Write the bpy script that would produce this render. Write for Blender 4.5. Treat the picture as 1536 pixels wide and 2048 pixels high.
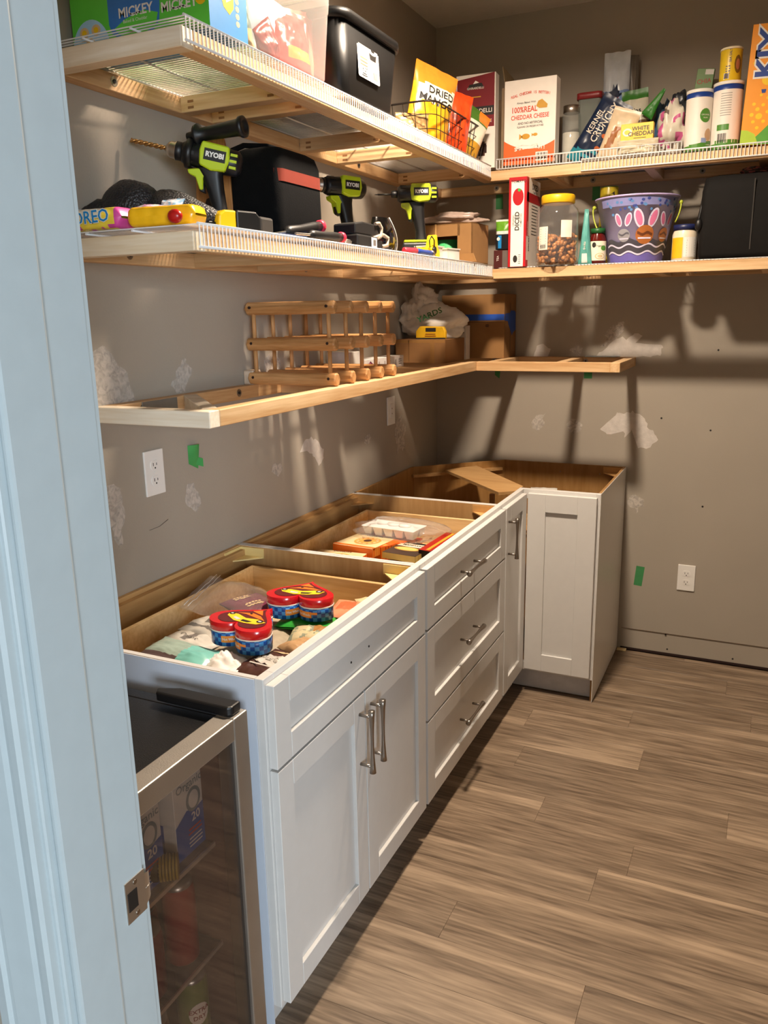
import bpy, math, random
from mathutils import Vector, Matrix, noise
random.seed(7)
S = bpy.context.scene
for o in list(bpy.data.objects): bpy.data.objects.remove(o)
COL = S.collection
V = Vector
# ------------------------------------------------------------------ camera
cd = bpy.data.cameras.new('camera'); cam = bpy.data.objects.new('camera', cd); COL.objects.link(cam); S.camera = cam
cd.sensor_fit = 'VERTICAL'; cd.sensor_height = 24.0; cd.lens = 1616.59/2048*24.0
cd.clip_start = .02
_y, _t, _r = [math.radians(a) for a in (25.2625, 13.8224, -1.0634)]
fw = V((-math.sin(_y)*math.cos(_t), math.cos(_y)*math.cos(_t), -math.sin(_t)))
rt = V((math.cos(_y), math.sin(_y), 0)); up = rt.cross(fw)
r2 = rt*math.cos(_r)+up*math.sin(_r); u2 = up*math.cos(_r)-rt*math.sin(_r)
m = Matrix((r2, u2, -fw)).transposed().to_4x4(); m.translation = V((1.4496, -3.7006, 1.5668)); cam.matrix_world = m
# ------------------------------------------------------------------ world, lights, exposure
S.view_settings.view_transform = 'Standard'; S.view_settings.look = 'None'
S.view_settings.gamma = 1; S.view_settings.exposure = 0.0; S.view_settings.use_curve_mapping = False
w = bpy.data.worlds.new('world'); S.world = w; w.use_nodes = True
bg = w.node_tree.nodes['Background']; bg.inputs[0].default_value = (.45, .66, 1, 1); bg.inputs[1].default_value = .35
LAMP = (0.793, -1.505, 2.742)
LAMP_POWER = 1230.0      # emission strength of the diffuser surface
LAMP_COLOR = (1.0, .825, .645, 1)
ld = bpy.data.lights.new('window_daylight', 'AREA'); ld.shape = 'RECTANGLE'; ld.size = 1.7; ld.size_y = 1.5
ld.energy = 300; ld.color = (.78, .90, 1.0)
lo = bpy.data.objects.new('window_daylight', ld); COL.objects.link(lo)
lo.location = (4.75, -7.05, 1.65)
lo.rotation_euler = (V((.6, -2.6, 1.2))-V(lo.location)).to_track_quat('-Z', 'Y').to_euler()
# ------------------------------------------------------------------ materials
def lin(c):
    if isinstance(c, str):
        c = c.lstrip('#'); c = [int(c[i:i+2], 16)/255 for i in (0, 2, 4)]
        return tuple(((x/12.92) if x <= .04045 else ((x+.055)/1.055)**2.4) for x in c)
    return c
MC = {}
def mat(c, rough=.5, metal=0, var=.06, nscale=30, bump=0, bscale=200, coat=0, alpha=1, trans=0, sheen=0, emit=0, name=None, sss=0):
    key = (str(c), rough, metal, var, nscale, bump, bscale, coat, alpha, trans, sheen, emit)
    if key in MC: return MC[key]
    mt = bpy.data.materials.new(name or 'paint_'+str(len(MC))); mt.use_nodes = True
    nt = mt.node_tree; b = nt.nodes['Principled BSDF']; L = nt.links.new
    col = lin(c)
    tc = nt.nodes.new('ShaderNodeTexCoord')
    if var:
        n = nt.nodes.new('ShaderNodeTexNoise'); n.inputs['Scale'].default_value = nscale; n.inputs['Detail'].default_value = 3
        L(tc.outputs['Object'], n.inputs['Vector'])
        r = nt.nodes.new('ShaderNodeValToRGB')
        r.color_ramp.elements[0].position = .3; r.color_ramp.elements[1].position = .7
        r.color_ramp.elements[0].color = (*[x*(1-var) for x in col], 1)
        r.color_ramp.elements[1].color = (*[min(1, x*(1+var)) for x in col], 1)
        L(n.outputs[0], r.inputs[0]); L(r.outputs[0], b.inputs['Base Color'])
    else: b.inputs['Base Color'].default_value = (*col, 1)
    if bump:
        n2 = nt.nodes.new('ShaderNodeTexNoise'); n2.inputs['Scale'].default_value = bscale; n2.inputs['Detail'].default_value = 2
        bp = nt.nodes.new('ShaderNodeBump'); bp.inputs['Strength'].default_value = bump; bp.inputs['Distance'].default_value = .002
        L(tc.outputs['Object'], n2.inputs['Vector']); L(n2.outputs[0], bp.inputs['Height']); L(bp.outputs[0], b.inputs['Normal'])
    b.inputs['Roughness'].default_value = rough; b.inputs['Metallic'].default_value = metal
    b.inputs['Coat Weight'].default_value = coat; b.inputs['Alpha'].default_value = alpha
    b.inputs['Transmission Weight'].default_value = trans
    if sheen: b.inputs['Sheen Weight'].default_value = sheen
    if emit:
        b.inputs['Emission Color'].default_value = (*col, 1); b.inputs['Emission Strength'].default_value = emit
    MC[key] = mt
    return mt
def film(c=(.9, .9, .9), clear=.75, rough=.12, name='clear_film', ior=1.45):
    """thin clear plastic or glass sheet: tinted see-through plus a real fresnel gloss"""
    key = ('film', c, clear, rough)
    if key in MC: return MC[key]
    mt = bpy.data.materials.new(name); mt.use_nodes = True; nt = mt.node_tree; nt.nodes.clear(); L = nt.links.new
    out = nt.nodes.new('ShaderNodeOutputMaterial'); tr = nt.nodes.new('ShaderNodeBsdfTransparent'); tr.inputs[0].default_value = (*c, 1)
    p = nt.nodes.new('ShaderNodeBsdfDiffuse'); p.inputs[0].default_value = (*c, 1)
    g = nt.nodes.new('ShaderNodeBsdfGlossy'); g.inputs['Roughness'].default_value = rough; g.inputs[0].default_value = (1, 1, 1, 1)
    m1 = nt.nodes.new('ShaderNodeMixShader'); m1.inputs[0].default_value = 1-clear
    L(tr.outputs[0], m1.inputs[1]); L(p.outputs[0], m1.inputs[2])
    fr = nt.nodes.new('ShaderNodeFresnel'); ge = nt.nodes.new('ShaderNodeNewGeometry'); io = nt.nodes.new('ShaderNodeMapRange'); io.inputs[3].default_value = ior; io.inputs[4].default_value = 1/ior; L(ge.outputs['Backfacing'], io.inputs[0]); L(io.outputs[0], fr.inputs[0])
    m2 = nt.nodes.new('ShaderNodeMixShader'); L(fr.outputs[0], m2.inputs[0]); L(m1.outputs[0], m2.inputs[1]); L(g.outputs[0], m2.inputs[2])
    n = nt.nodes.new('ShaderNodeTexNoise'); n.inputs['Scale'].default_value = 25
    tc = nt.nodes.new('ShaderNodeTexCoord'); L(tc.outputs['Object'], n.inputs['Vector'])
    bp = nt.nodes.new('ShaderNodeBump'); bp.inputs['Strength'].default_value = .15 if rough > .06 else .01; bp.inputs['Distance'].default_value = .01
    L(n.outputs[0], bp.inputs['Height']); L(bp.outputs[0], g.inputs['Normal'])
    L(m2.outputs[0], out.inputs[0]); MC[key] = mt
    return mt
def wood(ca, cb, axis=0, scale=9, stretch=14, rough=.55, bump=.15, name='wood', obj=False, rings=5.0, dist=2.5, rnd=False):
    key = ('wood', ca, cb, axis, scale, stretch, rough, obj, rings, dist, rnd)
    if key in MC: return MC[key]
    mt = bpy.data.materials.new(name); mt.use_nodes = True; nt = mt.node_tree; b = nt.nodes['Principled BSDF']; L = nt.links.new
    if obj:
        tc = nt.nodes.new('ShaderNodeTexCoord'); src = tc.outputs['Object']
    else:
        g = nt.nodes.new('ShaderNodeNewGeometry'); src = g.outputs['Position']
    mp = nt.nodes.new('ShaderNodeMapping'); sc = [scale]*3; sc[axis] = scale/stretch; mp.inputs['Scale'].default_value = sc
    oi = nt.nodes.new('ShaderNodeObjectInfo'); mul = nt.nodes.new('ShaderNodeVectorMath'); mul.operation = 'SCALE'; mul.inputs[0].default_value = (37, 53, 29)
    L(oi.outputs['Random'], mul.inputs['Scale']); L(mul.outputs[0], mp.inputs['Location']); L(src, mp.inputs['Vector'])
    n = nt.nodes.new('ShaderNodeTexNoise'); n.inputs['Scale'].default_value = 1.0; n.inputs['Detail'].default_value = 3; n.inputs['Distortion'].default_value = .6
    L(mp.outputs[0], n.inputs['Vector'])
    ml = nt.nodes.new('ShaderNodeMath'); ml.operation = 'MULTIPLY'; ml.inputs[1].default_value = rings*dist
    L(n.outputs[0], ml.inputs[0])
    sn = nt.nodes.new('ShaderNodeMath'); sn.operation = 'SINE'; L(ml.outputs[0], sn.inputs[0])
    n2 = nt.nodes.new('ShaderNodeTexNoise'); n2.inputs['Scale'].default_value = 9; n2.inputs['Detail'].default_value = 4
    L(mp.outputs[0], n2.inputs['Vector'])
    ad = nt.nodes.new('ShaderNodeMath'); ad.operation = 'MULTIPLY_ADD'; ad.inputs[1].default_value = .22; L(sn.outputs[0], ad.inputs[0])
    m3 = nt.nodes.new('ShaderNodeMath'); m3.operation = 'MULTIPLY_ADD'; m3.inputs[1].default_value = .9; m3.inputs[2].default_value = .05; L(n2.outputs[0], m3.inputs[0])
    L(m3.outputs[0], ad.inputs[2])
    r = nt.nodes.new('ShaderNodeValToRGB'); r.color_ramp.elements[0].position = .12; r.color_ramp.elements[1].position = .85
    r.color_ramp.elements[0].color = (*lin(cb), 1); r.color_ramp.elements[1].color = (*lin(ca), 1)
    L(ad.outputs[0], r.inputs[0])
    if rnd:
        hs = nt.nodes.new('ShaderNodeHueSaturation'); mr = nt.nodes.new('ShaderNodeMapRange')
        mr.inputs['To Min'].default_value = .93; mr.inputs['To Max'].default_value = 1.07
        L(oi.outputs['Random'], mr.inputs['Value']); L(mr.outputs[0], hs.inputs['Value']); L(r.outputs[0], hs.inputs['Color']); L(hs.outputs[0], b.inputs['Base Color'])
    else: L(r.outputs[0], b.inputs['Base Color'])
    b.inputs['Roughness'].default_value = rough
    if bump:
        bp = nt.nodes.new('ShaderNodeBump'); bp.inputs['Strength'].default_value = bump; bp.inputs['Distance'].default_value = .001
        L(ad.outputs[0], bp.inputs['Height']); L(bp.outputs[0], b.inputs['Normal'])
    MC[key] = mt
    return mt
# ------------------------------------------------------------------ geometry helpers
class Fr:
    """a frame: origin, right, up, outward"""
    def __init__(s, o, u=(1, 0, 0), v=(0, 0, 1), n=(0, -1, 0)):
        s.o = V(o); s.u = V(u).normalized(); s.v = V(v).normalized(); s.n = V(n).normalized()
    def __call__(s, a, b, c=0): return s.o+s.u*a+s.v*b+s.n*c
    def at(s, a, b, c=0): return Fr(s(a, b, c), s.u, s.v, s.n)
    def spin(s, deg):
        q = Matrix.Rotation(math.radians(deg), 3, s.n); return Fr(s.o, q @ s.u, q @ s.v, s.n)
    def yaw(s, deg):
        q = Matrix.Rotation(math.radians(deg), 3, 'Z'); return Fr(s.o, q @ s.u, q @ s.v, q @ s.n)
    def tilt(s, deg):
        q = Matrix.Rotation(math.radians(deg), 3, s.u); return Fr(s.o, s.u, q @ s.v, q @ s.n)
def FY(x, y, z): return Fr((x, y, z), (1, 0, 0), (0, 0, 1), (0, -1, 0))     # faces the doorway
def FX(x, y, z): return Fr((x, y, z), (0, 1, 0), (0, 0, 1), (1, 0, 0))      # faces the room
def FZ(x, y, z, a=0): return Fr((x, y, z), (math.cos(a), math.sin(a), 0), (-math.sin(a), math.cos(a), 0), (0, 0, 1))
TG = {}
def text2d(s, size=1.0, bold=0, squeeze=1.0, align='CENTER'):
    k = (s, bold, align)
    if k not in TG:
        c = bpy.data.curves.new('t', 'FONT'); c.body = s; c.align_x = align; c.align_y = 'CENTER'; c.resolution_u = 2; c.offset = bold*6
        o = bpy.data.objects.new('t', c); COL.objects.link(o)
        dg = bpy.context.evaluated_depsgraph_get(); me = bpy.data.meshes.new_from_object(o.evaluated_get(dg))
        TG[k] = ([(v.co.x, v.co.y) for v in me.vertices], [tuple(p.vertices) for p in me.polygons])
        bpy.data.objects.remove(o); bpy.data.meshes.remove(me); bpy.data.curves.remove(c)
    vs, fs = TG[k]
    return [(x*size*squeeze, y*size) for x, y in vs], fs
def rect2d(w, h, nu=1, nv=1, cx=0, cy=0):
    vs = [(cx-w/2+w*i/nu, cy-h/2+h*j/nv) for j in range(nv+1) for i in range(nu+1)]
    fs = [(j*(nu+1)+i, j*(nu+1)+i+1, (j+1)*(nu+1)+i+1, (j+1)*(nu+1)+i) for j in range(nv) for i in range(nu)]
    return vs, fs
def disc2d(rx, ry=None, n=24, cx=0, cy=0, rings=2):
    ry = rx if ry is None else ry; vs = [(cx, cy)]; fs = []
    for k in range(1, rings+1):
        for i in range(n):
            a = i*2*math.pi/n; vs.append((cx+rx*k/rings*math.cos(a), cy+ry*k/rings*math.sin(a)))
    for i in range(n):
        fs.append((0, 1+i, 1+(i+1) % n))
        for k in range(1, rings):
            p = 1+(k-1)*n; q = 1+k*n; fs.append((p+i, q+i, q+(i+1) % n, p+(i+1) % n))
    return vs, fs
def poly2d(pts): return list(pts), [tuple(range(len(pts)))]
def move2d(g, dx, dy, rot=0):
    c, s_ = math.cos(math.radians(rot)), math.sin(math.radians(rot))
    return [(x*c-y*s_+dx, x*s_+y*c+dy) for x, y in g[0]], g[1]
class MB:
    def __init__(s): s.v = []; s.f = []; s.mi = []; s.sm = []
    def add(s, vs, fs, m=0, smooth=False):
        k = len(s.v); s.v += [tuple(p) for p in vs]
        for f in fs: s.f.append(tuple(i+k for i in f)); s.mi.append(m); s.sm.append(smooth)
        return s
    def box(s, x0, x1, y0, y1, z0, z1, m=0):
        x0, x1 = sorted((x0, x1)); y0, y1 = sorted((y0, y1)); z0, z1 = sorted((z0, z1))
        vs = [(x, y, z) for z in (z0, z1) for y in (y0, y1) for x in (x0, x1)]
        return s.add(vs, [(0, 2, 3, 1), (4, 5, 7, 6), (0, 1, 5, 4), (2, 6, 7, 3), (0, 4, 6, 2), (1, 3, 7, 5)], m)
    def fbox(s, F, a0, a1, b0, b1, c0, c1, m=0, taper=0):
        t = taper
        vs = [F(a, b, c) for c in (c0, c1) for b in (b0, b1) for a in (a0, a1)]
        fl = [(0, 2, 3, 1), (4, 5, 7, 6), (0, 1, 5, 4), (2, 6, 7, 3), (0, 4, 6, 2), (1, 3, 7, 5)]
        if F.u.cross(F.v).dot(F.n) < 0: fl = [f[::-1] for f in fl]
        return s.add(vs, fl, m)
    def prism(s, F, poly, c0, c1, m=0, smooth=False, mcap=None):
        n = len(poly); vs = [F(a, b, c0) for a, b in poly]+[F(a, b, c1) for a, b in poly]
        s.add(vs, [tuple(range(n, 2*n)), tuple(range(n-1, -1, -1))], m if mcap is None else mcap)
        s.v = s.v[:-2*n]; k = len(s.v)
        s.v += [tuple(p) for p in vs]
        for i in range(n): s.f.append((k+i, k+(i+1) % n, k+n+(i+1) % n, k+n+i)); s.mi.append(m); s.sm.append(smooth)
        return s
    def cyl(s, p0, p1, r0, r1=None, n=16, m=0, caps=True, smooth=True):
        r1 = r0 if r1 is None else r1; p0, p1 = V(p0), V(p1); d = (p1-p0).normalized()
        a = d.orthogonal().normalized(); b = d.cross(a)
        vs = [p0+(a*math.cos(t)+b*math.sin(t))*r0 for t in [i*2*math.pi/n for i in range(n)]]
        vs += [p1+(a*math.cos(t)+b*math.sin(t))*r1 for t in [i*2*math.pi/n for i in range(n)]]
        k = len(s.v); s.v += [tuple(p) for p in vs]
        for i in range(n): s.f.append((k+i, k+(i+1) % n, k+n+(i+1) % n, k+n+i)); s.mi.append(m); s.sm.append(smooth)
        if caps:
            s.f += [tuple(k+i for i in range(n-1, -1, -1)), tuple(k+n+i for i in range(n))]; s.mi += [m, m]; s.sm += [False, False]
        return s
    def lathe(s, o, prof, n=28, m=0, F=None, mz=None, smooth=True):
        """profile [(radius, height)] turned about F.v"""
        F = F or Fr(o, (1, 0, 0), (0, 0, 1), (0, -1, 0)); k = len(s.v)
        for r, h in prof:
            for i in range(n):
                t = i*2*math.pi/n; s.v.append(tuple(F(r*math.cos(t), h, r*math.sin(t))))
        for j in range(len(prof)-1):
            for i in range(n):
                a, b = k+j*n+i, k+j*n+(i+1) % n
                s.f.append((a, a+n, b+n, b)); s.mi.append(mz(j) if mz else m); s.sm.append(smooth)
        if prof[0][0] > 1e-5: s.f.append(tuple(k+i for i in range(n))); s.mi.append(m if not mz else mz(0)); s.sm.append(False)
        if prof[-1][0] > 1e-5: s.f.append(tuple(k+(len(prof)-1)*n+i for i in range(n-1, -1, -1))); s.mi.append(m if not mz else mz(len(prof)-2)); s.sm.append(False)
        return s
    def tube(s, pts, r, n=6, m=0, smooth=True):
        pts = [V(p) for p in pts]; k = len(s.v); a = None
        for i, p in enumerate(pts):
            d = (pts[min(i+1, len(pts)-1)]-pts[max(i-1, 0)]).normalized()
            a = (d.orthogonal() if a is None else (a-d*a.dot(d))).normalized(); b = d.cross(a)
            for q in range(n):
                t = q*2*math.pi/n; s.v.append(tuple(p+(a*math.cos(t)+b*math.sin(t))*r))
        for j in range(len(pts)-1):
            for i in range(n):
                s.f.append((k+j*n+i, k+j*n+(i+1) % n, k+(j+1)*n+(i+1) % n, k+(j+1)*n+i)); s.mi.append(m); s.sm.append(smooth)
        s.f += [tuple(k+i for i in range(n-1, -1, -1)), tuple(k+(len(pts)-1)*n+i for i in range(n))]; s.mi += [m, m]; s.sm += [False, False]
        return s
    def grid(s, fn, nu, nv, m=0, smooth=True, zone=None, flip=False):
        k = len(s.v)
        for j in range(nv+1):
            for i in range(nu+1): s.v.append(tuple(fn(i/nu, j/nv)))
        for j in range(nv):
            for i in range(nu):
                a = k+j*(nu+1)+i; f = (a, a+1, a+nu+2, a+nu+1)
                s.f.append(f[::-1] if flip else f); s.mi.append(zone((i+.5)/nu, (j+.5)/nv) if zone else m); s.sm.append(smooth)
        return s
    def geo(s, g, fn, m=0): return s.add([fn(a, b) for a, b in g[0]], g[1], m)
    def ball(s, c, rx, ry=None, rz=None, n=14, k=8, m=0):
        ry = ry or rx; rz = rz or rx; c = V(c); o = len(s.v)
        for j in range(k+1):
            p = math.pi*j/k
            for i in range(n):
                t = i*2*math.pi/n; s.v.append((c.x+rx*math.sin(p)*math.cos(t), c.y+ry*math.sin(p)*math.sin(t), c.z-rz*math.cos(p)))
        for j in range(k):
            for i in range(n):
                a, b = o+j*n+i, o+j*n+(i+1) % n; s.f.append((a, b, b+n, a+n)); s.mi.append(m); s.sm.append(True)
        return s
    def build(s, name, mats, parent=None, bevel=0, kind=None, label=None, local=False, seg=1):
        me = bpy.data.meshes.new(name); o0 = V((0, 0, 0)) if local or parent is None else ORG[parent.name]
        if parent is None and s.v and not local:
            xs, ys, zs = zip(*s.v); o0 = V(((min(xs)+max(xs))/2, (min(ys)+max(ys))/2, min(zs)))
        me.from_pydata([(x-o0.x, y-o0.y, z-o0.z) for x, y, z in s.v], [], s.f)
        if not isinstance(mats, (list, tuple)): mats = [mats]
        for mm in mats: me.materials.append(mm)
        me.polygons.foreach_set('material_index', s.mi); me.polygons.foreach_set('use_smooth', s.sm); me.update()
        o = bpy.data.objects.new(name, me); COL.objects.link(o)
        if parent is not None: o.parent = parent; ORG[o.name] = ORG[parent.name]
        else: o.location = o0; ORG[o.name] = o0
        if bevel:
            b = o.modifiers.new('bevel', 'BEVEL'); b.width = bevel; b.segments = seg; b.limit_method = 'ANGLE'; b.angle_limit = math.radians(40)
        if kind: o['kind'] = kind
        if label: o['label'] = label
        return o
ORG = {}
def thing(name, label, cat, loc, group=None):
    o = bpy.data.objects.new(name, None); COL.objects.link(o); o.location = loc; o.empty_display_size = .05
    o['label'] = label; o['category'] = cat; ORG[o.name] = V(loc)
    if group: o['group'] = group
    return o
def tag(o, label, cat, group=None, kind=None):
    o['label'] = label; o['category'] = cat
    if group: o['group'] = group
    if kind: o['kind'] = kind
    return o
def copy_tree(o, parent=None, offset=V((0, 0, 0))):
    c = o.copy(); COL.objects.link(c); c.parent = parent
    if parent is None: c.location = V(o.location)+offset
    ORG[c.name] = ORG[o.name]+offset if parent is None else ORG[parent.name]
    for ch in list(o.children): copy_tree(ch, c)
    return c
def nz(a, b, c=0.): return noise.noise(V((a, b, c)))
def pillow(mb, F, w, h, t, seed=0, mats=0, zone=None, nu=16, nv=20, wr=.12, pinch=.25, flat_top=.08, back=True, taper=0, bend=None):
    """a filled bag: returns the surface function front(a,b,eps) with a in -w/2..w/2, b in 0..h"""
    def depth(u, v):
        e = max(0, 1-(2*abs(u-.5))**2.6); vv = min(1, max(0, v/(1-flat_top)))
        p = (math.sin(math.pi*min(1, vv)**.85))**.55 if 0 < vv < 1 else 0
        return (t/2)*(e**.6)*p*(1+1.2*wr*nz(u*3.1+seed, v*3.7)+wr*abs(nz(u*9+seed, v*9, 3)))+.0012
    def off(u, v): return wr*t*.25*nz(u*4, v*5, seed+9)*(1 if v > .85 or v < .1 else .3)
    def pos(u, v, sgn, eps=0):
        a = (u-.5)*w*(1-taper*v)*(1-pinch*.12*math.sin(math.pi*v)); b = v*h
        b += .03*h*wr*nz(u*5, seed, v)*(1 if v > .5 else 0)
        p = (a, b, sgn*(depth(u, v)+eps)+off(u, v))
        if bend: p = bend(*p)
        return F(*p)
    mb.grid(lambda u, v: pos(u, v, 1), nu, nv, zone=zone, m=mats)
    if back: mb.grid(lambda u, v: pos(u, v, -1), nu, nv, m=mats if not zone else zone(.5, .5), flip=True)
    return lambda a, b, eps=.0012: pos(min(.999, max(.001, a/(w*(1-taper*b/h))+.5)), min(1, max(0, b/h)), 1, eps)
def crumple(mb, c, sx, sy, sz, seed=0, amp=.3, n=36, k=24, m=0, floor=None, f=1.7, zone=None, sharp=.6):
    c = V(c); o = len(mb.v)
    for j in range(k+1):
        p = math.pi*j/k
        for i in range(n):
            t = i*2*math.pi/n; d = V((math.sin(p)*math.cos(t), math.sin(p)*math.sin(t), -math.cos(p)))
            q = d*f+V((seed*3.1, seed, 0))
            r = 1+amp*noise.noise(q)*1.4-amp*sharp*abs(noise.noise(q*2.3))+amp*.35*abs(noise.noise(q*5.1))
            x, y, z = c.x+d.x*sx*r, c.y+d.y*sy*r, c.z+d.z*sz*r
            if floor is not None and z < floor: z = floor+.0005*random.random()
            mb.v.append((x, y, z))
    for j in range(k):
        for i in range(n):
            a, b = o+j*n+i, o+j*n+(i+1) % n; mb.f.append((a, b, b+n, a+n)); mb.mi.append(zone(i/n, j/k) if zone else m); mb.sm.append(False if sharp > .9 else True)
    return mb
# common materials
def pine(ax): return wood('#dfbd90', '#bd9160', ax, scale=16, stretch=16, name='pine_lumber')
WHITE = mat('#d3d1ce', rough=.32, var=.015, name='cabinet_white')
WALL = mat('#a59c8f', rough=.75, var=.03, nscale=3, bump=.12, bscale=160, name='wall_paint')
TRIMW = mat('#bac4c7', rough=.4, var=.02, name='door_trim_white')
STEEL = mat('#c9bfb3', rough=.33, metal=1, var=.05, nscale=60, name='brushed_steel')
NICKEL = mat('#9c9288', rough=.33, metal=1, var=.03, name='satin_nickel')
BLACK = mat('#0b0b0d', rough=.45, var=.1, name='black_plastic')
def matte(mt, v=.15):
    mt.node_tree.nodes['Principled BSDF'].inputs['Specular IOR Level'].default_value = v; return mt
BLK2 = mat('#17171a', rough=.8, var=.15, bump=.3, bscale=500, name='black_fabric')
WHT = mat('#ece8e0', rough=.55, var=.02); CREAM = mat('#e9dcc6', rough=.6, var=.03)
DARK = mat('#1c1a19', rough=.5); INK = mat('#26221f', rough=.5, var=0)
MAPLE = wood('#c9a26e', '#a67c49', 2, scale=6, stretch=7, name='maple_ply', rings=3)
MAPLEX = wood('#c9a26e', '#a67c49', 0, scale=7, stretch=9, name='maple_ply', rings=3)
MAPLEY = wood('#cfa871', '#a97f4c', 1, scale=7, stretch=9, name='maple_ply', rings=3)
WIRE = mat('#e8e8e8', rough=.35, var=0, name='white_wire')
CARD = mat('#8f683c', rough=.8, var=.08, nscale=12, name='cardboard')
# ================================================================== THE SETTING
H = 2.78; YN = -3.034; YO = -3.17; XR = 3.0; XJ = .79
def struct(name, mb, m, bevel=0): return mb.build(name, m, None, bevel=bevel, kind='structure')
struct('floor', MB().box(-1.2, 6.4, -7.2, .1, -.06, -.004), mat('#3a2d22', rough=.8))
fl = bpy.data.objects['floor']
PLK = wood('#b29b82', '#5f4e3e', 0, scale=12, stretch=15, rough=.42, bump=.12, name='plank_vinyl', rings=4.2, rnd=True)
rows = {0: 1.51, 2: .71, 3: 1.16, 6: .905, 7: 1.21, 10: .806, 11: 1.182}
p0 = .466-.1445*4
nrow = 29
for k in range(nrow):
    ya = -(p0+.1445*k); yb = ya-.1445
    ya = min(ya, -.006)
    if yb > -.01: continue
    j = rows.get(k-4, None); j = (k*.5773 % 1.0)*1.22 if j is None else j
    x = j-1.22*4
    while x < XR:
        x0 = max(x, 0 if yb > -3.0 else -.2); x1 = min(x+1.22, XR)
        if x1-x0 > .02:
            MB().box(x0+.0002, x1-.0002, yb+.0002, ya-.0002, -.004, 0).build('plank', PLK, fl, bevel=.0005)
        x += 1.22
struct('ceiling', MB().box(-1.2, 6.4, -7.2, .1, H, H+.06), mat('#cfc8bd', rough=.9, var=.02, bump=.5, bscale=90))
wl = struct('wall_left', MB().box(-.1, 0, -3.1, .1, 0, H), WALL)
wb = struct('wall_back', MB().box(-.1, XR+.1, 0, .1, .108, H).box(-.1, XR+.1, .004, .1, 0, .108), WALL)
struct('wall_right', MB().box(XR, XR+.1, -3.1, .1, 0, H), WALL)
struct('wall_front', MB().box(-.1, .768, YO, YN, 0, H).box(1.642, XR+.1, YO, YN, 0, H).box(.768, 1.642, YO, YN, 2.06, H), WALL)
OUTW = mat('#c9cdcf', rough=.8, var=.02)
struct('wall_hall_left', MB().box(-1.25, -1.15, -7.2, YO, 0, H), OUTW)
struct('wall_hall_front', MB().box(-1.2, -.1, YO, YO+.1, 0, H).box(XR+.1, 6.4, YO, YO+.1, 0, H), OUTW)
struct('wall_hall_back', MB().box(-1.2, 3.85, -7.3, -7.2, 0, H).box(5.65, 6.4, -7.3, -7.2, 0, H).box(3.85, 5.65, -7.3, -7.2, 0, .85).box(3.85, 5.65, -7.3, -7.2, 2.45, H), OUTW)
struct('wall_hall_right', MB().box(6.4, 6.5, -7.2, YO, 0, H), OUTW)
struct('window_1', MB().box(3.85, 3.91, -7.28, -7.2, .85, 2.45).box(5.59, 5.65, -7.28, -7.2, .85, 2.45).box(3.91, 5.59, -7.28, -7.2, .85, .91).box(3.91, 5.59, -7.28, -7.2, 2.39, 2.45).box(4.72, 4.78, -7.27, -7.21, .91, 2.39), TRIMW)
# door frame the camera looks past
dj = bpy.data.objects.new('door_1', None)
frame = MB().box(.768, XJ, YO, YN, 0, 2.04).box(1.62, 1.642, YO, YN, 0, 2.04).box(.768, 1.642, YO, YN, 2.04, 2.06)
dj = struct('door_1', frame, TRIMW, bevel=.002)
dj['label'] = 'white painted door frame at the left, seen from outside the doorway'
MB().box(XJ, XJ+.011, -3.162, -3.098, 0, 2.03).build('door_stop', TRIMW, dj, bevel=.004, seg=2)
MB().box(1.609, 1.62, -3.162, -3.098, 0, 2.03).build('door_stop', TRIMW, dj, bevel=.004, seg=2)
cas = [(0, 0), (0, .010), (.004, .014), (.012, .014), (.017, .010), (.022, .0095), (.027, .013), (.045, .016), (.058, .0185), (.064, .0185), (.067, .023), (.080, .023), (.083, .020), (.083, 0)]
MB().prism(Fr((XJ-.006, YO, 0), (-1, 0, 0), (0, -1, 0), (0, 0, 1)), cas, 0, 2.09).build('casing', TRIMW, dj)
MB().prism(Fr((1.626, YO, 0), (1, 0, 0), (0, -1, 0), (0, 0, 1)), cas, 0, 2.09).build('casing', TRIMW, dj)
MB().prism(Fr((XJ-.006, YN, 0), (-1, 0, 0), (0, 1, 0), (0, 0, 1)), cas, 0, 2.09).build('casing', TRIMW, dj)
sp = MB().box(XJ, XJ+.0015, -3.069, YN-.001, .835, .893)
sp.tube([(XJ+.0006, YN-.002, .864), (XJ+.0012, YN+.004, .864), (XJ-.001, YN+.009, .864)], .001, 4)
sp.grid(lambda u, v: V((XJ+.0015-.004*(u**2), YN-.001+.012*u, .842+.044*v-(.004*u if v > .5 else -.004*u))), 4, 1)
s_ = sp.build('strike_plate', mat('#c2bbb2', rough=.45, metal=1), dj, label='satin metal strike plate')
MB().box(XJ+.0014, XJ+.0022, -3.066, -3.050, .851, .877).build('latch_hole', DARK, s_)
for z in (.842, .886): MB().cyl((XJ+.001, -3.052, z), (XJ+.0024, -3.052, z), .0032, n=10).build('screw', NICKEL, s_)
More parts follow.
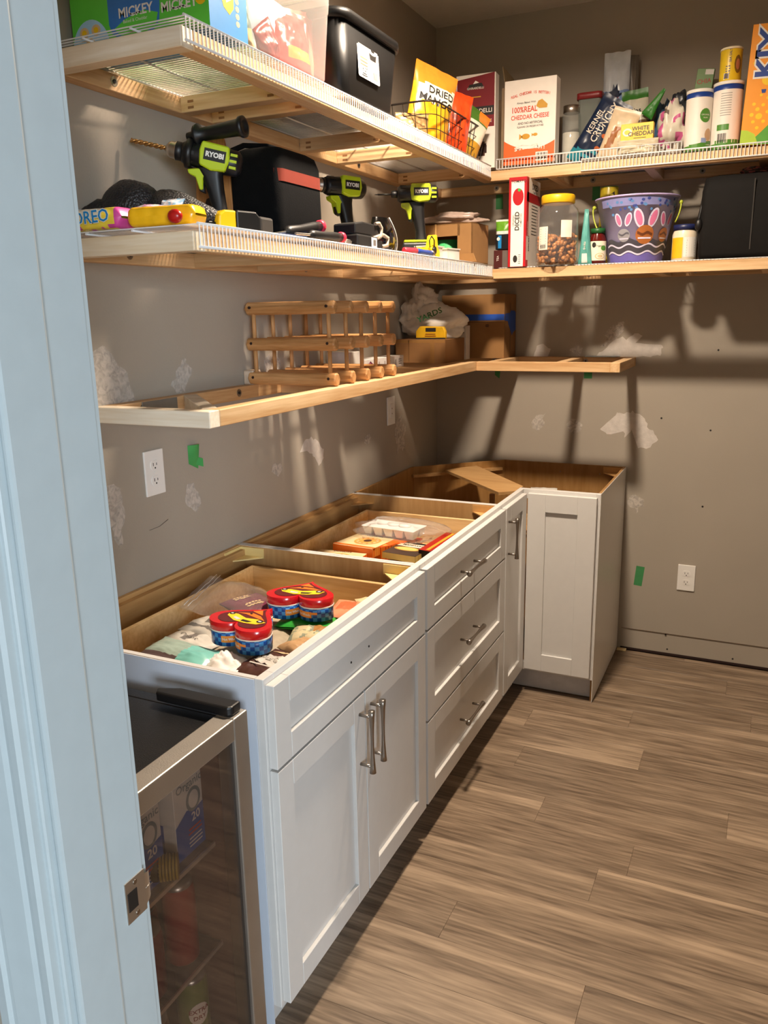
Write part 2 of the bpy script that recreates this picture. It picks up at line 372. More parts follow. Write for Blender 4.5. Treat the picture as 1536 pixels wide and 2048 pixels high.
# spackle patches, nail holes and scuffs on the walls
def spk_mat():
    mt = bpy.data.materials.new('spackle'); mt.use_nodes = True; nt = mt.node_tree; b = nt.nodes['Principled BSDF']; L = nt.links.new
    g = nt.nodes.new('ShaderNodeNewGeometry'); n = nt.nodes.new('ShaderNodeTexNoise'); n.inputs['Scale'].default_value = 55; n.inputs['Detail'].default_value = 6; n.inputs['Distortion'].default_value = 1.2
    L(g.outputs['Position'], n.inputs['Vector'])
    r = nt.nodes.new('ShaderNodeMapRange'); r.inputs[1].default_value = .34; r.inputs[2].default_value = .62; r.inputs[3].default_value = .5; r.inputs[4].default_value = .9
    L(n.outputs[0], r.inputs[0]); L(r.outputs[0], b.inputs['Alpha'])
    b.inputs['Base Color'].default_value = (*lin('#cbc3ba'), 1); b.inputs['Roughness'].default_value = .85
    return mt
SPK = spk_mat()
SPK2 = mat('#cdc6bf', rough=.9, var=.08, nscale=40, bump=.6, bscale=120, name='spackle_thick')
def patch(F, w, h, seed, mt, parent, name='spackle_patch', pts=None, th=.0008):
    if pts is None:
        pts = []
        for i in range(34):
            a = i*2*math.pi/34; r = .5*(1+.45*nz(math.cos(a)*1.6+seed, math.sin(a)*1.6)+.3*nz(math.cos(a)*5, math.sin(a)*5, seed))
            pts.append((w*r*math.cos(a), h*r*math.sin(a)))
    c = (sum(p[0] for p in pts)/len(pts), sum(p[1] for p in pts)/len(pts)); mb = MB()
    n = len(pts); vs = [F(c[0], c[1], th)]+[F(a, b, th*.7) for a, b in pts]+[F(a, b, 0) for a, b in pts]
    mb.add(vs, [(0, 1+i, 1+(i+1) % n) for i in range(n)]+[(1+i, 1+n+i, 1+n+(i+1) % n, 1+(i+1) % n) for i in range(n)])
    return mb.build(name, mt, parent)
def jag(pts, seed, amp=.004, sub=4):
    out = []
    for i in range(len(pts)):
        a, b = pts[i], pts[(i+1) % len(pts)]
        for k in range(sub):
            t = k/sub; x = a[0]+(b[0]-a[0])*t; y = a[1]+(b[1]-a[1])*t
            out.append((x+amp*2*nz(x*60, y*60, seed), y+amp*2*nz(x*60+9, y*60, seed+4)))
    return out
# left wall patches (y, z) on x=0, back wall patches (x, z) on y=0; from the photo
def LW(pts, seed, mt=SPK, amp=.006): patch(Fr((0, 0, 0), (0, 1, 0), (0, 0, 1), (1, 0, 0)), 0, 0, seed, mt, wl, pts=jag(pts, seed, amp))
def BW(pts, seed, mt=SPK, amp=.005): patch(Fr((0, 0, 0), (1, 0, 0), (0, 0, 1), (0, -1, 0)), 0, 0, seed, mt, wb, pts=jag(pts, seed, amp))
LW([(-2.26, 1.48), (-2.194, 1.502), (-2.171, 1.490), (-2.155, 1.456), (-2.122, 1.442), (-2.117, 1.417), (-2.096, 1.345), (-2.26, 1.345)], 1)
LW([(-1.893, 1.460), (-1.880, 1.435), (-1.862, 1.427), (-1.885, 1.392), (-1.899, 1.366), (-1.941, 1.368), (-1.956, 1.391), (-1.930, 1.419)], 2)
LW([(-2.25, 1.153), (-2.203, 1.166), (-2.183, 1.154), (-2.180, 1.112), (-2.167, 1.093), (-2.179, 1.067), (-2.189, 1.043), (-2.191, 1.014), (-2.206, 1.002), (-2.220, 1.038), (-2.24, 1.085)], 3)
LW([(-1.920, 1.105), (-1.898, 1.106), (-1.883, 1.083), (-1.870, 1.055), (-1.878, 1.031), (-1.896, 1.022), (-1.922, 1.041), (-1.938, 1.066)], 4)
LW([(-1.304, 1.101), (-1.270, 1.140), (-1.224, 1.140), (-1.197, 1.124), (-1.179, 1.122), (-1.138, 1.082), (-1.145, 1.054), (-1.176, 1.028), (-1.206, 1.069), (-1.229, 1.082), (-1.263, 1.106)], 5, SPK2)
LW([(-.799, 1.086), (-.750, 1.090), (-.739, 1.073), (-.765, 1.049), (-.800, 1.060)], 6)
LW([(-.461, 1.125), (-.426, 1.123), (-.441, 1.088), (-.450, 1.06), (-.406, 1.083), (-.377, 1.056), (-.407, 1.025), (-.387, .986), (-.416, .964), (-.445, .978), (-.481, .963), (-.486, 1.013), (-.506, 1.045), (-.490, 1.100)], 7, SPK)
LW([(-1.483, 1.088), (-1.436, 1.088), (-1.420, 1.059), (-1.453, 1.045), (-1.488, 1.063)], 8)
LW([(-1.50, 1.43), (-1.44, 1.46), (-1.40, 1.41), (-1.43, 1.37), (-1.50, 1.37)], 9)
BW([(.469, 1.350), (.488, 1.407), (.516, 1.419), (.553, 1.392), (.538, 1.350)], 11, SPK2, .003)
BW([(.640, 1.392), (.670, 1.411), (.694, 1.396), (.691, 1.373), (.672, 1.361)], 12)
BW([(.749, 1.362), (.794, 1.392), (.822, 1.430), (.865, 1.450), (.880, 1.435), (.916, 1.463), (.949, 1.452), (.911, 1.422), (1.027, 1.415), (1.039, 1.400), (1.029, 1.374), (.987, 1.363), (.870, 1.362)], 13, SPK2)
BW([(.778, 1.400), (.799, 1.445), (.790, 1.467), (.826, 1.497), (.873, 1.515), (.875, 1.474), (.84, 1.440)], 14)
BW([(.473, 1.056), (.489, 1.085), (.538, 1.107), (.522, 1.082), (.535, 1.050), (.511, 1.024), (.482, 1.031)], 15)
BW([(.640, 1.062), (.667, 1.083), (.707, 1.065), (.705, 1.033), (.670, 1.015), (.645, 1.030)], 16)
BW([(.786, 1.044), (.846, 1.094), (.856, 1.121), (.883, 1.111), (.927, 1.128), (.981, 1.095), (.998, 1.053), (1.024, 1.039), (1.041, 1.005), (1.003, .964), (.958, .966), (.967, 1.013), (.931, 1.043), (.903, 1.006), (.886, 1.041), (.819, 1.018)], 17, SPK2)
BW([(.925, .719), (.947, .750), (.996, .737), (.995, .703), (.977, .693), (.971, .663), (.961, .688), (.934, .692)], 18)
BW([(.723, 1.655), (.748, 1.655), (.75, 1.69), (.725, 1.69)], 19)
for x, z in [(1.259, 1.392), (1.253, 1.055), (1.245, .720), (1.129, .102), (1.05, 1.10)]:
    MB().cyl((x, -.0002, z), (x, -.0012, z), .0042, n=8).build('nail_hole', DARK, wb)
for x in (1.14, 1.42): MB().cyl((x, .0042, .03), (x, .003, .03), .0042, n=8).build('nail_hole', DARK, wb)
MB().box(.93, XR, .0005, .004, .0015, .012).build('floor_gap', mat('#2a1712', rough=.9), wb)
MB().box(.93, XR, -.0003, .002, .1065, .1085).build('scored_paint_line', mat('#6d5a48', rough=.9), wb)
for (y, z, s) in [(-1.40, 1.30, 1), ]: pass
MB().tube([(.0006, -2.09, 1.018), (.0006, -2.05, 1.019), (.0006, -2.014, 1.03)], .0008, 4).build('scratch', mat('#6b6157', rough=.9), wl)
# green painter's tape
GRN = mat('#3f8a52', rough=.7, var=.06, name='green_tape')
def tape(pts, F, label, th=.0006):
    mb = MB(); mb.prism(F, pts, 0, th); tag(mb.build('painters_tape', GRN), label, 'tape', "strips of green painter's tape on the walls")
FB = Fr((0, 0, 0), (1, 0, 0), (0, 0, 1), (0, -1, 0)); FL = Fr((0, 0, 0), (0, 1, 0), (0, 0, 1), (1, 0, 0))
tape([(.974, .325), (1.010, .322), (1.019, .415), (.982, .418)], FB, 'strip of green tape on the back wall left of the outlet')
tape([(.286, 2.009), (.319, 2.009), (.318, 2.071), (.286, 2.071)], FB, 'green tape on the wall behind the pretzel jar shelf, left of the tomato carton')
tape([(.712, 2.017), (.745, 2.019), (.743, 2.071), (.712, 2.071)], FB, 'green tape on the back wall behind the stacked can')
tape([(.293, 1.275), (.315, 1.259), (.322, 1.32), (.293, 1.32)], FB, 'pointed green tape end under the lowest back shelf, left one')
tape([(.708, 1.266), (.744, 1.266), (.743, 1.323), (.708, 1.323)], FB, 'square green tape end under the lowest back shelf, right one')
mb = MB()
mb.grid(lambda u, v: V((.001+.012*math.sin(u*2.2)*v, -1.909+.04*u, 1.165+.052*v-.02*u*(1-v))), 8, 6)
mb.grid(lambda u, v: V((.001+.010*u, -1.885+.028*u, 1.185-.024*v-.012*u)), 5, 4)
tag(mb.build('painters_tape', mat('#3f9a50', rough=.6)), 'curled piece of green tape on the left wall above the drawer run', 'tape', "strips of green painter's tape on the walls")
# outlets
OW = mat('#eceae6', rough=.35, var=0)
def outlet(F, label, blank=False):
    t = thing('outlet' if not blank else 'cable_plate', label, 'outlet' if not blank else 'wall plate', F.o)
    MB().fbox(F, -.037, .037, -.06, .06, 0, .006).build('cover_plate', OW, t, bevel=.002, seg=2)
    if blank:
        mb = MB().fbox(F, -.013, .013, -.031, .031, .006, .009); mb.build('insert', OW, t, bevel=.001)
        mb = MB()
        for q in (.01, -.012): mb.cyl(F(0, q, .009), F(0, q, .0098), .003, n=8)
        return mb.build('screw', NICKEL, t)
    for q in (.0205, -.0205):
        prof = [(.0165*math.cos(a), max(-.0125, min(.0125, .0165*math.sin(a)))) for a in [i*2*math.pi/24 for i in range(24)]]
        r = MB().prism(F.at(0, q, .0058), prof, 0, .0018).build('receptacle', OW, t)
        mb = MB(); G = F.at(0, q, .0076)
        mb.fbox(G, -.0075, -.0055, -.002, .0065, 0, .0004); mb.fbox(G, .0050, .0070, -.001, .0055, 0, .0004); mb.cyl(G(0, -.0075, 0), G(0, -.0075, .0004), .0024, n=10)
        mb.build('slots', DARK, r)
    MB().cyl(F(0, 0, .006), F(0, 0, .0072), .003, n=10).build('screw', OW, t)
outlet(FX(0, -2.055, 1.168), 'white double outlet on the left wall above the heart tin drawer')
outlet(FY(1.200, 0, .387), 'white double outlet low on the back wall right of the corner cabinet')
outlet(FX(0, -.547, 1.160), 'narrow white wall plate on the left wall near the corner', True)
# ------------------------------------------------------------------ shelf frames
BWD = .038
PX, PY, PZ = pine(0), pine(1), pine(2)
def board(t, name, x0, x1, y0, y1, z1, h=BWD, label=None, m=None):
    ax = 0 if abs(x1-x0) > abs(y1-y0) else 1
    return MB().box(x0, x1, y0, y1, z1-h, z1).build(name, m or (PX, PY)[ax], t, bevel=.0015, label=label)
def caps(t, F, spots, z):
    for s in spots:
        MB().cyl(F(s, z, 0), F(s, z, .0012), .011, n=18).build('screw_washer', NICKEL, t)
        MB().cyl(F(s, z, .001), F(s, z, .0032), .0045, n=10).build('screw_head', DARK, t)
PINE_DAYLIT = wood('#f2e6d2', '#dcc6a4', 0, scale=16, stretch=16, name='daylit_pine')  # pine lightened for the end boards, daylight put into the colour
Z1, Z2, Z3 = 2.110, 1.7305, 1.362
D1, D2, D3 = .378, .412, .340
B1, B2, B3 = .374, .440, .418
N1, N2, N3 = -2.302, -2.352, -2.2456
names = {1: 'top', 2: 'middle', 3: 'lowest'}
for lv, z, d, b, n, xr, cross, bcross in [(1, Z1, D1, B1, N1, 1.75, (-1.86, -1.73, -1.27, -1.02, -.5), (.60, .967, 1.36)), (2, Z2, D2, B2, N2, 1.75, (-1.85, -1.55, -1.0, -.5), (.62, 1.02, 1.4)), (3, Z3, D3, B3, N3, .929, (-1.45, -1.12, -.78, -.47), (.38, .67))]:
    t = thing('shelf_frame', names[lv]+' pine shelf frame on the left wall', 'shelf frame', (0, n, z-BWD), 'pine shelf frames')
    board(t, 'ledger', 0, BWD, n+BWD+.001, 0, z)
    board(t, 'front_board', d-BWD, d, n+BWD+.001, -b+BWD if lv != 3 else -b+.02, z)
    board(t, 'end_board', 0, d, n, n+BWD, z, label='end board, daylight painted into its colour', m=PINE_DAYLIT)
    for c in cross:
        board(t, 'cross_board', BWD, d-BWD, c-BWD/2, c+BWD/2, z)
        if lv == 1:
            for q in (.07, d-.07): MB().fbox(FY(q, c-BWD/2, z-.014), -.009, .009, -.003, .003, .0002, .0006).build('pocket_hole', mat('#8a5f38', rough=.9), t); MB().fbox(FY(q, c-BWD/2, z-.028), -.009, .009, -.003, .003, .0002, .0006).build('pocket_hole', mat('#8a5f38', rough=.9), t)
    caps(t, FX(BWD, 0, 0), [-2.115, -1.70, -1.28, -.87, -.46], z-.017)
    t = thing('shelf_frame', names[lv]+' pine shelf frame on the back wall', 'shelf frame', (d, -b, z-BWD), 'pine shelf frames')
    board(t, 'ledger', BWD+.001, xr, -BWD, 0, z)
    board(t, 'front_board', d+.001, xr-(.038 if lv == 3 else 0), -b, -b+BWD, z)
    if lv == 3: board(t, 'end_board', xr-BWD, xr, -b, -BWD-.0005, z)
    for c in bcross: board(t, 'cross_board', c, c+BWD, -b+BWD, -BWD, z)
    caps(t, FY(0, -BWD, 0), [.30, .72, 1.15, 1.55][:4 if lv < 3 else 2], z-.017)
# loose brace lying in the lowest frame + metal plate + loose bits
br = MB(); p, q = V((.040, -1.93, 0)), V((.300, -2.19, 0)); d_ = (q-p).normalized(); s_ = V((-d_.y, d_.x, 0))*.019
br.add([tuple(a+V((0, 0, zz))) for zz in (1.325, 1.3625) for a in (p-s_, p+s_, q+s_, q-s_)], [(3, 2, 1, 0), (4, 5, 6, 7), (0, 1, 5, 4), (1, 2, 6, 5), (2, 3, 7, 6), (3, 0, 4, 7)])
tag(br.build('pine_offcut', wood('#efe4d2', '#d9c8ac', 0, scale=16, stretch=6, name='pine_lumber'), bevel=.0015), 'short diagonal pine brace inside the near end of the lowest shelf frame', 'wood offcut')  # brace whitened, the daylight on its top is in the colour
t = MB().box(.0385, .041, -2.12, -1.985, 1.323, 1.361); tag(t.build('metal_plate', mat('#8a8984', rough=.5, metal=.5), bevel=.0005), 'grey metal mending plate inside the near end of the lowest shelf frame', 'metal plate')
tag(MB().box(.001, .037, -1.62, -1.575, 1.3622, 1.405).build('wood_block', mat('#cdb7a0', rough=.8, var=.12, nscale=60), bevel=.003), 'small pale wood block on the ledger beside the wine rack', 'wood block')
for i, (y0, y1) in enumerate(((-1.52, -1.475), (-1.40, -1.34))):
    tag(MB().box(.001, .034, y0, y1, 1.3622, 1.3622+.022).build('wood_block', mat('#d3bd9c', rough=.8, var=.12, nscale=60), bevel=.003), ['pale wood chip behind the wine rack, left one', 'pale wood chip behind the wine rack, right one'][i], 'wood block')
tag(MB().box(.715, .862, -.036, -.004, 1.3625, 1.3665).build('white_strip', mat('#c9dbe6', rough=.35), bevel=.0008), 'thin pale bluish strip lying on the right end of the lowest back shelf', 'strip')  # thin pale bluish bar along the ledger
# wire shelves
def wire_shelf(label, xy, z, wires, rods, lipfn, kinds=()):
    t = thing('wire_shelf', label, 'wire shelf', (*xy, z), 'white wire shelf decks')
    mb = MB()
    for p, q in wires: mb.cyl(p, q, .0015, n=5, caps=False)
    mb.build('deck_wires', WIRE, t, kind='stuff')
    for p, q in rods: MB().cyl(p, q, .0024, n=8).build('support_rod', WIRE, t)
    if lipfn:
        lv, rails = lipfn; mb = MB()
        for p, q in lv: mb.cyl(p, q, .0015, n=5, caps=False)
        mb.build('lip_wires', WIRE, t, kind='stuff')
        for p, q in rails: MB().cyl(p, q, .0028, n=8).build('lip_rail', WIRE, t)
    return t
P_ = .0127
def rng(a, b, s=P_): return [a+i*s for i in range(int((b-a)/s)+1)]
zt = Z1+.0175; y0, y1 = N1+.012, -B1-.006; X = D1+.0035
wire_shelf('white wire deck with front lip on the top left shelf', (0, y0), Z1,
  [((.004, y, zt), (X, y, zt)) for y in rng(y0, y1)], [((x, y0-.004, zt-.004), (x, y1, zt-.004)) for x in (.01, .125, .25)],
  ([((X+.001, y, zt), (X+.0012, y, zt-.042)) for y in rng(y0, y1)], [((X, y0-.004, zt+.001), (X, y1, zt+.001)), ((X+.0015, y0-.004, zt-.043), (X+.0015, y1, zt-.043))]))
zt = Z2+.0130; y0, y1 = N2+.016, -B2-.004; X = D2+.0035
ymid = -1.62
wire_shelf('white wire deck with front lip on the middle left shelf', (0, y0), Z2,
  [((.004, y, zt), (X, y, zt)) for y in rng(y0, y1)], [((x, y0-.004, zt-.004), (x, y1, zt-.004)) for x in (.01, .125, .25)],
  ([((X+.001, y, zt), (X+.0012, y, zt-.042)) for y in rng(y0, y1)], [((X, y0-.004, zt+.001), (X, y1, zt+.001)), ((X+.0015, y0-.004, zt-.043), (X+.0015, y1, zt-.043))]))
# back: upturned lip section then downturned lip section
zt = Z1+.0075
wire_shelf('white wire deck with upturned lip on the top back shelf', (.42, -B1), Z1,
  [((x, -.004, zt), (x, -B1+.012, zt)) for x in rng(.40, 1.10)], [((.40, y, zt-.004), (1.10, y, zt-.004)) for y in (-.02, -.15, -.28)],
  ([((x, -B1+.010, zt), (x, -B1+.010, zt+.034)) for x in rng(.40, 1.10)], [((.40, -B1+.010, zt+.035), (1.10, -B1+.010, zt+.035)), ((.40, -B1+.010, zt-.001), (1.10, -B1+.010, zt-.001))]))
wire_shelf('white wire deck with downturned lip on the top back shelf', (.74, -B1), Z1,
  [((x, -.004, zt+.004), (x, -B1-.004, zt+.004)) for x in rng(.742, 1.74)], [((.742, y, zt), (1.74, y, zt)) for y in (-.03, -.17, -.30)],
  ([((x, -B1-.005, zt+.004), (x, -B1-.0055, zt-.036)) for x in rng(.742, 1.74)], [((.74, -B1-.004, zt+.0045), (1.74, -B1-.004, zt+.0045)), ((.74, -B1-.0055, zt-.037), (1.74, -B1-.0055, zt-.037))]))
zt = Z2+.0045
wire_shelf('white wire deck lying on the middle back shelf', (.44, -B2), Z2,
  [((x, -.004, zt), (x, -B2+.030, zt)) for x in rng(.43, 1.74)], [((.43, y, zt-.0), (1.74, y, zt-.0)) for y in (-.02, -.2, -.40)], None)
# ------------------------------------------------------------------ base cabinets
T = .876; FXc = .61
def shaker(mb, F, a0, a1, b0, b1, th=.0195, rail=.057, rec=.009, m=0):
    mb.fbox(F, a0, a0+rail, b0, b1, 0, th, m); mb.fbox(F, a1-rail, a1, b0, b1, 0, th, m)
    mb.fbox(F, a0+rail, a1-rail, b0, b0+rail, 0, th, m); mb.fbox(F, a0+rail, a1-rail, b1-rail, b1, 0, th, m)
    mb.fbox(F, a0+rail, a1-rail, b0+rail, b1-rail, .002, th-rec, m)
def handle(F, length, parent, vertical=True):
    """bar pull: waisted rod on two posts"""
    ax, ot = (F.v, F.u) if vertical else (F.u, F.v)
    G = Fr(F(0, 0, .033), ot, ax, F.n)
    prof = []
    for i in range(13):
        s = -1+2*i/12; prof.append((.0042+.0042*s*s, s*length/2))
    mb = MB(); mb.lathe(None, [(0.0001, -length/2)]+prof+[(.0001, length/2)], n=18, F=G)
    for s in (-.40, .40): mb.cyl(F.o+ax*s*length, F.o+ax*s*length+F.n*.033, .0042, n=12)
    return mb.build('handle', NICKEL, parent, label='satin nickel bar handle')
def drawer_box(t, x0, x1, y0, y1, z0, z1):
    mb = MB(); w_ = .013
    mb.box(x0, x0+w_, y0, y1, z0, z1); mb.box(x1-w_, x1, y0, y1, z0, z1); mb.box(x0+w_, x1-w_, y0, y0+w_, z0, z1); mb.box(x0+w_, x1-w_, y1-w_, y1, z0, z1)
    mb.box(x0+w_, x1-w_, y0+w_, y1-w_, z0+.008, z0+.014)
    return mb.build('drawer_box', wood('#e4c795', '#c49c64', 0, scale=10, stretch=10, name='drawer_wood'), t, bevel=.001, label='unpainted pine drawer box')
YEL = mat('#e8cf8a', rough=.45, var=.02); WDB = mat('#c79a5e', rough=.6, var=.08)
def corner_block(t, x, y, sx, sy, m, z=T-.004):
    mb = MB(); a = .085
    F = Fr((x, y, z), (sx, 0, 0), (0, sy, 0), (0, 0, 1))
    mb.prism(F, [(0, 0), (a, 0), (0, a)] if sx*sy > 0 else [(0, 0), (0, a), (a, 0)], -.030, -.026)
    mb.box(x, x+sx*.003, y, y+sy*a, z-.03, z); mb.box(x, x+sx*a, y, y+sy*.003, z-.03, z)
    o = mb.build('corner_block', m, t)
    for k in (.3, .75): MB().cyl((x+sx*.003, y+sy*a*k, z-.014), (x+sx*.0045, y+sy*a*k, z-.014), .003, n=8).build('screw', DARK, o)
def carcass(t, ya, yb, ext_near=False, ext_far=False):
    """box cabinet against the left wall between ya (near) and yb (far)"""
    for y_, e in ((ya, ext_near), (yb-.0125, ext_far)):
        mb = MB(); mb.prism(Fr((0, y_, 0), (1, 0, 0), (0, 0, 1), (0, 1, 0)), [(.002, 0), (FXc-.075, 0), (FXc-.075, .1), (FXc-.02, .1), (FXc-.02, T-.0008), (.002, T-.0008)], 0, .0125)
        o = mb.build('side_panel', MAPLE, t)
        MB().box(.0025, FXc-.02, y_+.0005, y_+.012, T-.0008, T).build('edge_paint', WHITE, t, label='white painted top edge')
        if e: MB().box(.002, FXc-.0195, y_-.0025, y_, .0, T-.0015).build('end_skin', mat('#c6cdd9', rough=.35, var=.01), t, label='white outer end panel, bluish shade painted in')  # white panel tinted cool grey, its shade is in the colour
    MB().box(.001, .013, ya+.013, yb-.013, .1, T).build('back_panel', MAPLEY, t)
    MB().box(.013, .031, ya+.013, yb-.013, T-.10, T-.012).build('hanging_rail', MAPLEY, t)
    MB().box(.013, FXc-.02, ya+.013, yb-.013, .11, .122).build('bottom_panel', MAPLEX, t)
    mb = MB(); x0, x1 = FXc-.02, FXc
    mb.box(x0, x1, ya, ya+.038, .1, T); mb.box(x0, x1, yb-.038, yb, .1, T); mb.box(x0, x1, ya+.038, yb-.038, T-.038, T); mb.box(x0, x1, ya+.038, yb-.038, .1, .135); mb.box(x0, x1, ya+.038, yb-.038, .655, .69)
    mb.build('face_frame', WHITE, t, bevel=.001)
    MB().box(FXc-.075, FXc-.055, ya, yb, 0, .1).build('toe_kick', WHITE, t)
Y1, Y2, Y3 = -.914, -1.694, -2.490
# near cabinet
t = thing('base_cabinet', 'white base cabinet with false front and two doors beside the glass door fridge', 'cabinet', (.3, (Y2+Y3)/2, 0), 'white base cabinets')
carcass(t, Y3, Y2-.0005, ext_near=True)
F = FX(FXc+.0005, 0, 0)
mb = MB(); shaker(mb, F, Y3+.006, Y2-.008, .680, .863); o = mb.build('drawer_front', WHITE, t, bevel=.0012, label='drawer front with two screw holes and no handle')
for y, z in ((-2.142, .770), (-2.047, .773)): MB().cyl((FXc+.0108, y, z), (FXc+.0125, y, z), .0028, n=8).build('screw_hole', DARK, o)
ymid = (Y3+Y2)/2
mb = MB(); shaker(mb, F, Y3+.006, ymid-.002, .114, .674); o = mb.build('door', WHITE, t, bevel=.0012); handle(FX(FXc+.020, ymid-.032, .562), .165, o)
mb = MB(); shaker(mb, F, ymid+.002, Y2-.008, .114, .674); o = mb.build('door', WHITE, t, bevel=.0012); handle(FX(FXc+.020, ymid+.030, .562), .165, o)
drawer_box(t, .085, FXc-.0205, Y3+.034, Y2-.060, .715, .832)
corner_block(t, .014, Y2-.0135, 1, -1, YEL); corner_block(t, FXc-.0205, Y2-.0135, -1, -1, YEL)
MB().ball((.0135, -2.10, .83), .003, .003, .003, 8, 6).build('screw', NICKEL, t)
# drawer cabinet
t = thing('base_cabinet', 'white three drawer base cabinet in the middle of the run', 'cabinet', (.3, (Y2+Y1)/2, 0), 'white base cabinets')
carcass(t, Y2+.0005, Y1-.0005)
for i, (a, b) in enumerate(((.680, .863), (.392, .674), (.114, .386))):
    mb = MB(); shaker(mb, F, Y2+.008, Y1-.006, a, b); o = mb.build('drawer_front', WHITE, t, bevel=.0012)
    handle(FX(FXc+.020, (-1.342), (a+b)/2+(.0 if i == 0 else .010)), .155, o, vertical=False)
drawer_box(t, .10, FXc-.0205, Y2+.035, Y1-.085, .715, .835)
corner_block(t, .014, Y1-.0135, 1, -1, WDB); corner_block(t, FXc-.0205, Y1-.0135, -1, -1, WDB)
MB().ball((.0135, -1.30, .83), .003, .003, .003, 8, 6).build('screw', NICKEL, t)
# corner cabinet
t = thing('corner_cabinet', 'white L-shaped corner cabinet with folding door and open top', 'cabinet', (.45, -.45, 0), 'white base cabinets')
W = .914; kb, kl = .347, .324
def wallseg(p, q, z0, z1, th, name, m, side=1, label=None):
    p, q = V((*p, 0)), V((*q, 0)); d = (q-p).normalized(); s = V((-d.y, d.x, 0))*th*side; mb = MB()
    mb.add([(a.x, a.y, z) for z in (z0, z1) for a in (p, q, q+s, p+s)], [(0, 1, 2, 3), (7, 6, 5, 4), (0, 4, 5, 1), (1, 5, 6, 2), (2, 6, 7, 3), (3, 7, 4, 0)])
    return mb.build(name, m, t, label=label)
BRN = wood('#b58b55', '#916733', 2, scale=6, stretch=7, name='maple_ply', rings=3)
wallseg((.002, Y1), (.002, -kl), .1, T, .012, 'back_panel', BRN, -1)
wallseg((.002, -kl), (kb, -.002), .1, T, .012, 'back_panel', BRN, -1, 'diagonal back panel')
wallseg((kb, -.002), (W-.013, -.002), .1, T, .012, 'back_panel', BRN, -1)
wallseg((.012, -kl-.02), (kb-.01, -.024), T-.045, T-.032, .018, 'cleat', MAPLEX, -1)
MB().box(.002, FXc-.02, Y1+.0005, Y1+.0125, .1, T-.0008).build('side_panel', BRN, t)
MB().box(.002, FXc-.02, Y1+.0005, Y1+.0125, T-.0008, T).build('edge_paint', WHITE, t, label='white painted top edge')
MB().box(W-.0125, W-.0021, -FXc+.0201, -.002, 0, T).build('side_panel', BRN, t)
MB().box(W-.0022, W, -FXc+.0, -.002, 0.004, T).build('end_skin', mat('#e2e0dc', rough=.3, var=.01), t, label='white outer end panel, bluish shade painted in')
mb = MB(); mb.box(FXc-.02, FXc, Y1+.0121, -FXc+.02, T-.038, T).box(FXc-.02, FXc, Y1+.0121, -FXc, .1, .135).box(FXc+.0001, W-.0191, -FXc, -FXc+.02, T-.038, T).box(FXc+.0001, W-.0191, -FXc, -FXc+.02, .1, .135).box(FXc-.02, FXc, Y1, Y1+.012, .1, T).box(W-.019, W-.0021, -FXc, -FXc+.02, .1, T)
mb.build('face_frame', WHITE, t, bevel=.001)
mb = MB().box(.05, FXc-.02, Y1+.013, -.2, .11, .122).box(.2, W-.013, -FXc+.02, -.03, .11, .122); mb.build('bottom_panel', BRN, t)
mb = MB(); mb.cyl((.42, -.42, .66), (.42, -.42, .672), .235, n=40, smooth=False); mb.cyl((.42, -.42, .12), (.42, -.42, .80), .012); mb.cyl((.42, -.42, .30), (.42, -.42, .312), .235, n=40, smooth=False)
mb.build('turntable', MAPLEX, t)
kk = MB().box(FXc-.055, W-.014, -.565, -.553, 0.004, .1).box(FXc-.055, FXc-.043, Y1+.01, -.565, .0, .1); kk.build('toe_kick', mat('#c9c9cc', rough=.4), t)
p = [(.163, -.317), (.259, -.179), (.574, -.538), (.534, -.684)]
mb = MB(); F2 = Fr((0, 0, T-.034), (1, 0, 0), (0, 1, 0), (0, 0, 1))
mb.prism(F2, [(.165, -.320), (.530, -.690), (.590, -.640), (.590, -.545), (.265, -.175)], .018, .030); mb.build('brace_board', MAPLEX, t)
corner_block(t, W-.0135, -.0145, -1, -1, WDB)
mb = MB(); shaker(mb, FX(FXc+.0005, 0, 0), Y1+.006, -FXc-.0225, .114, .863, rail=.057); o = mb.build('door', WHITE, t, bevel=.0012); handle(FX(FXc+.020, Y1+.034, .745), .155, o)
mb = MB(); shaker(mb, FY(0, -FXc-.0005, 0), FXc+.0225, W-.012, .114, .863, rail=.072); mb.build('door', WHITE, t, bevel=.0012)
for x in (.62, .80): MB().ball((x, -.0145, .838), .003, .003, .003, 8, 6).build('screw', NICKEL, t)
# shim on the floor
tag(MB().box(W+.003, W+.045, -.030, -.002, .0005, .007).build('wood_shim', mat('#d9c08f', rough=.7), bevel=.001), 'small pale wood shim on the floor at the rear of the corner cabinet', 'wood shim')
# ------------------------------------------------------------------ ceiling lamp
t = thing('ceiling_lamp', 'round flush metal downlight on the ceiling', 'lamp', (LAMP[0], LAMP[1], H))
lx, ly, lz = LAMP
mb = MB(); mb.lathe((lx, ly, lz), [(.0001, H-lz-.0005), (.098, H-lz-.0005), (.100, -.004), (.094, -.008), (.086, -.006), (.086, .014), (.0001, .014)], n=32)
mb.build('shade', NICKEL, t)
em = bpy.data.materials.new('lamp_glow'); em.use_nodes = True; nt = em.node_tree; nt.nodes.clear(); e = nt.nodes.new('ShaderNodeEmission'); e.inputs[0].default_value = LAMP_COLOR; e.inputs[1].default_value = LAMP_POWER
q = nt.nodes.new('ShaderNodeOutputMaterial'); nt.links.new(e.outputs[0], q.inputs[0])
mb = MB(); mb.lathe((lx, ly, lz), [(.0001, .004), (.03, .005), (.06, .008), (.082, .013)], n=28)
mb.build('diffuser', em, t)
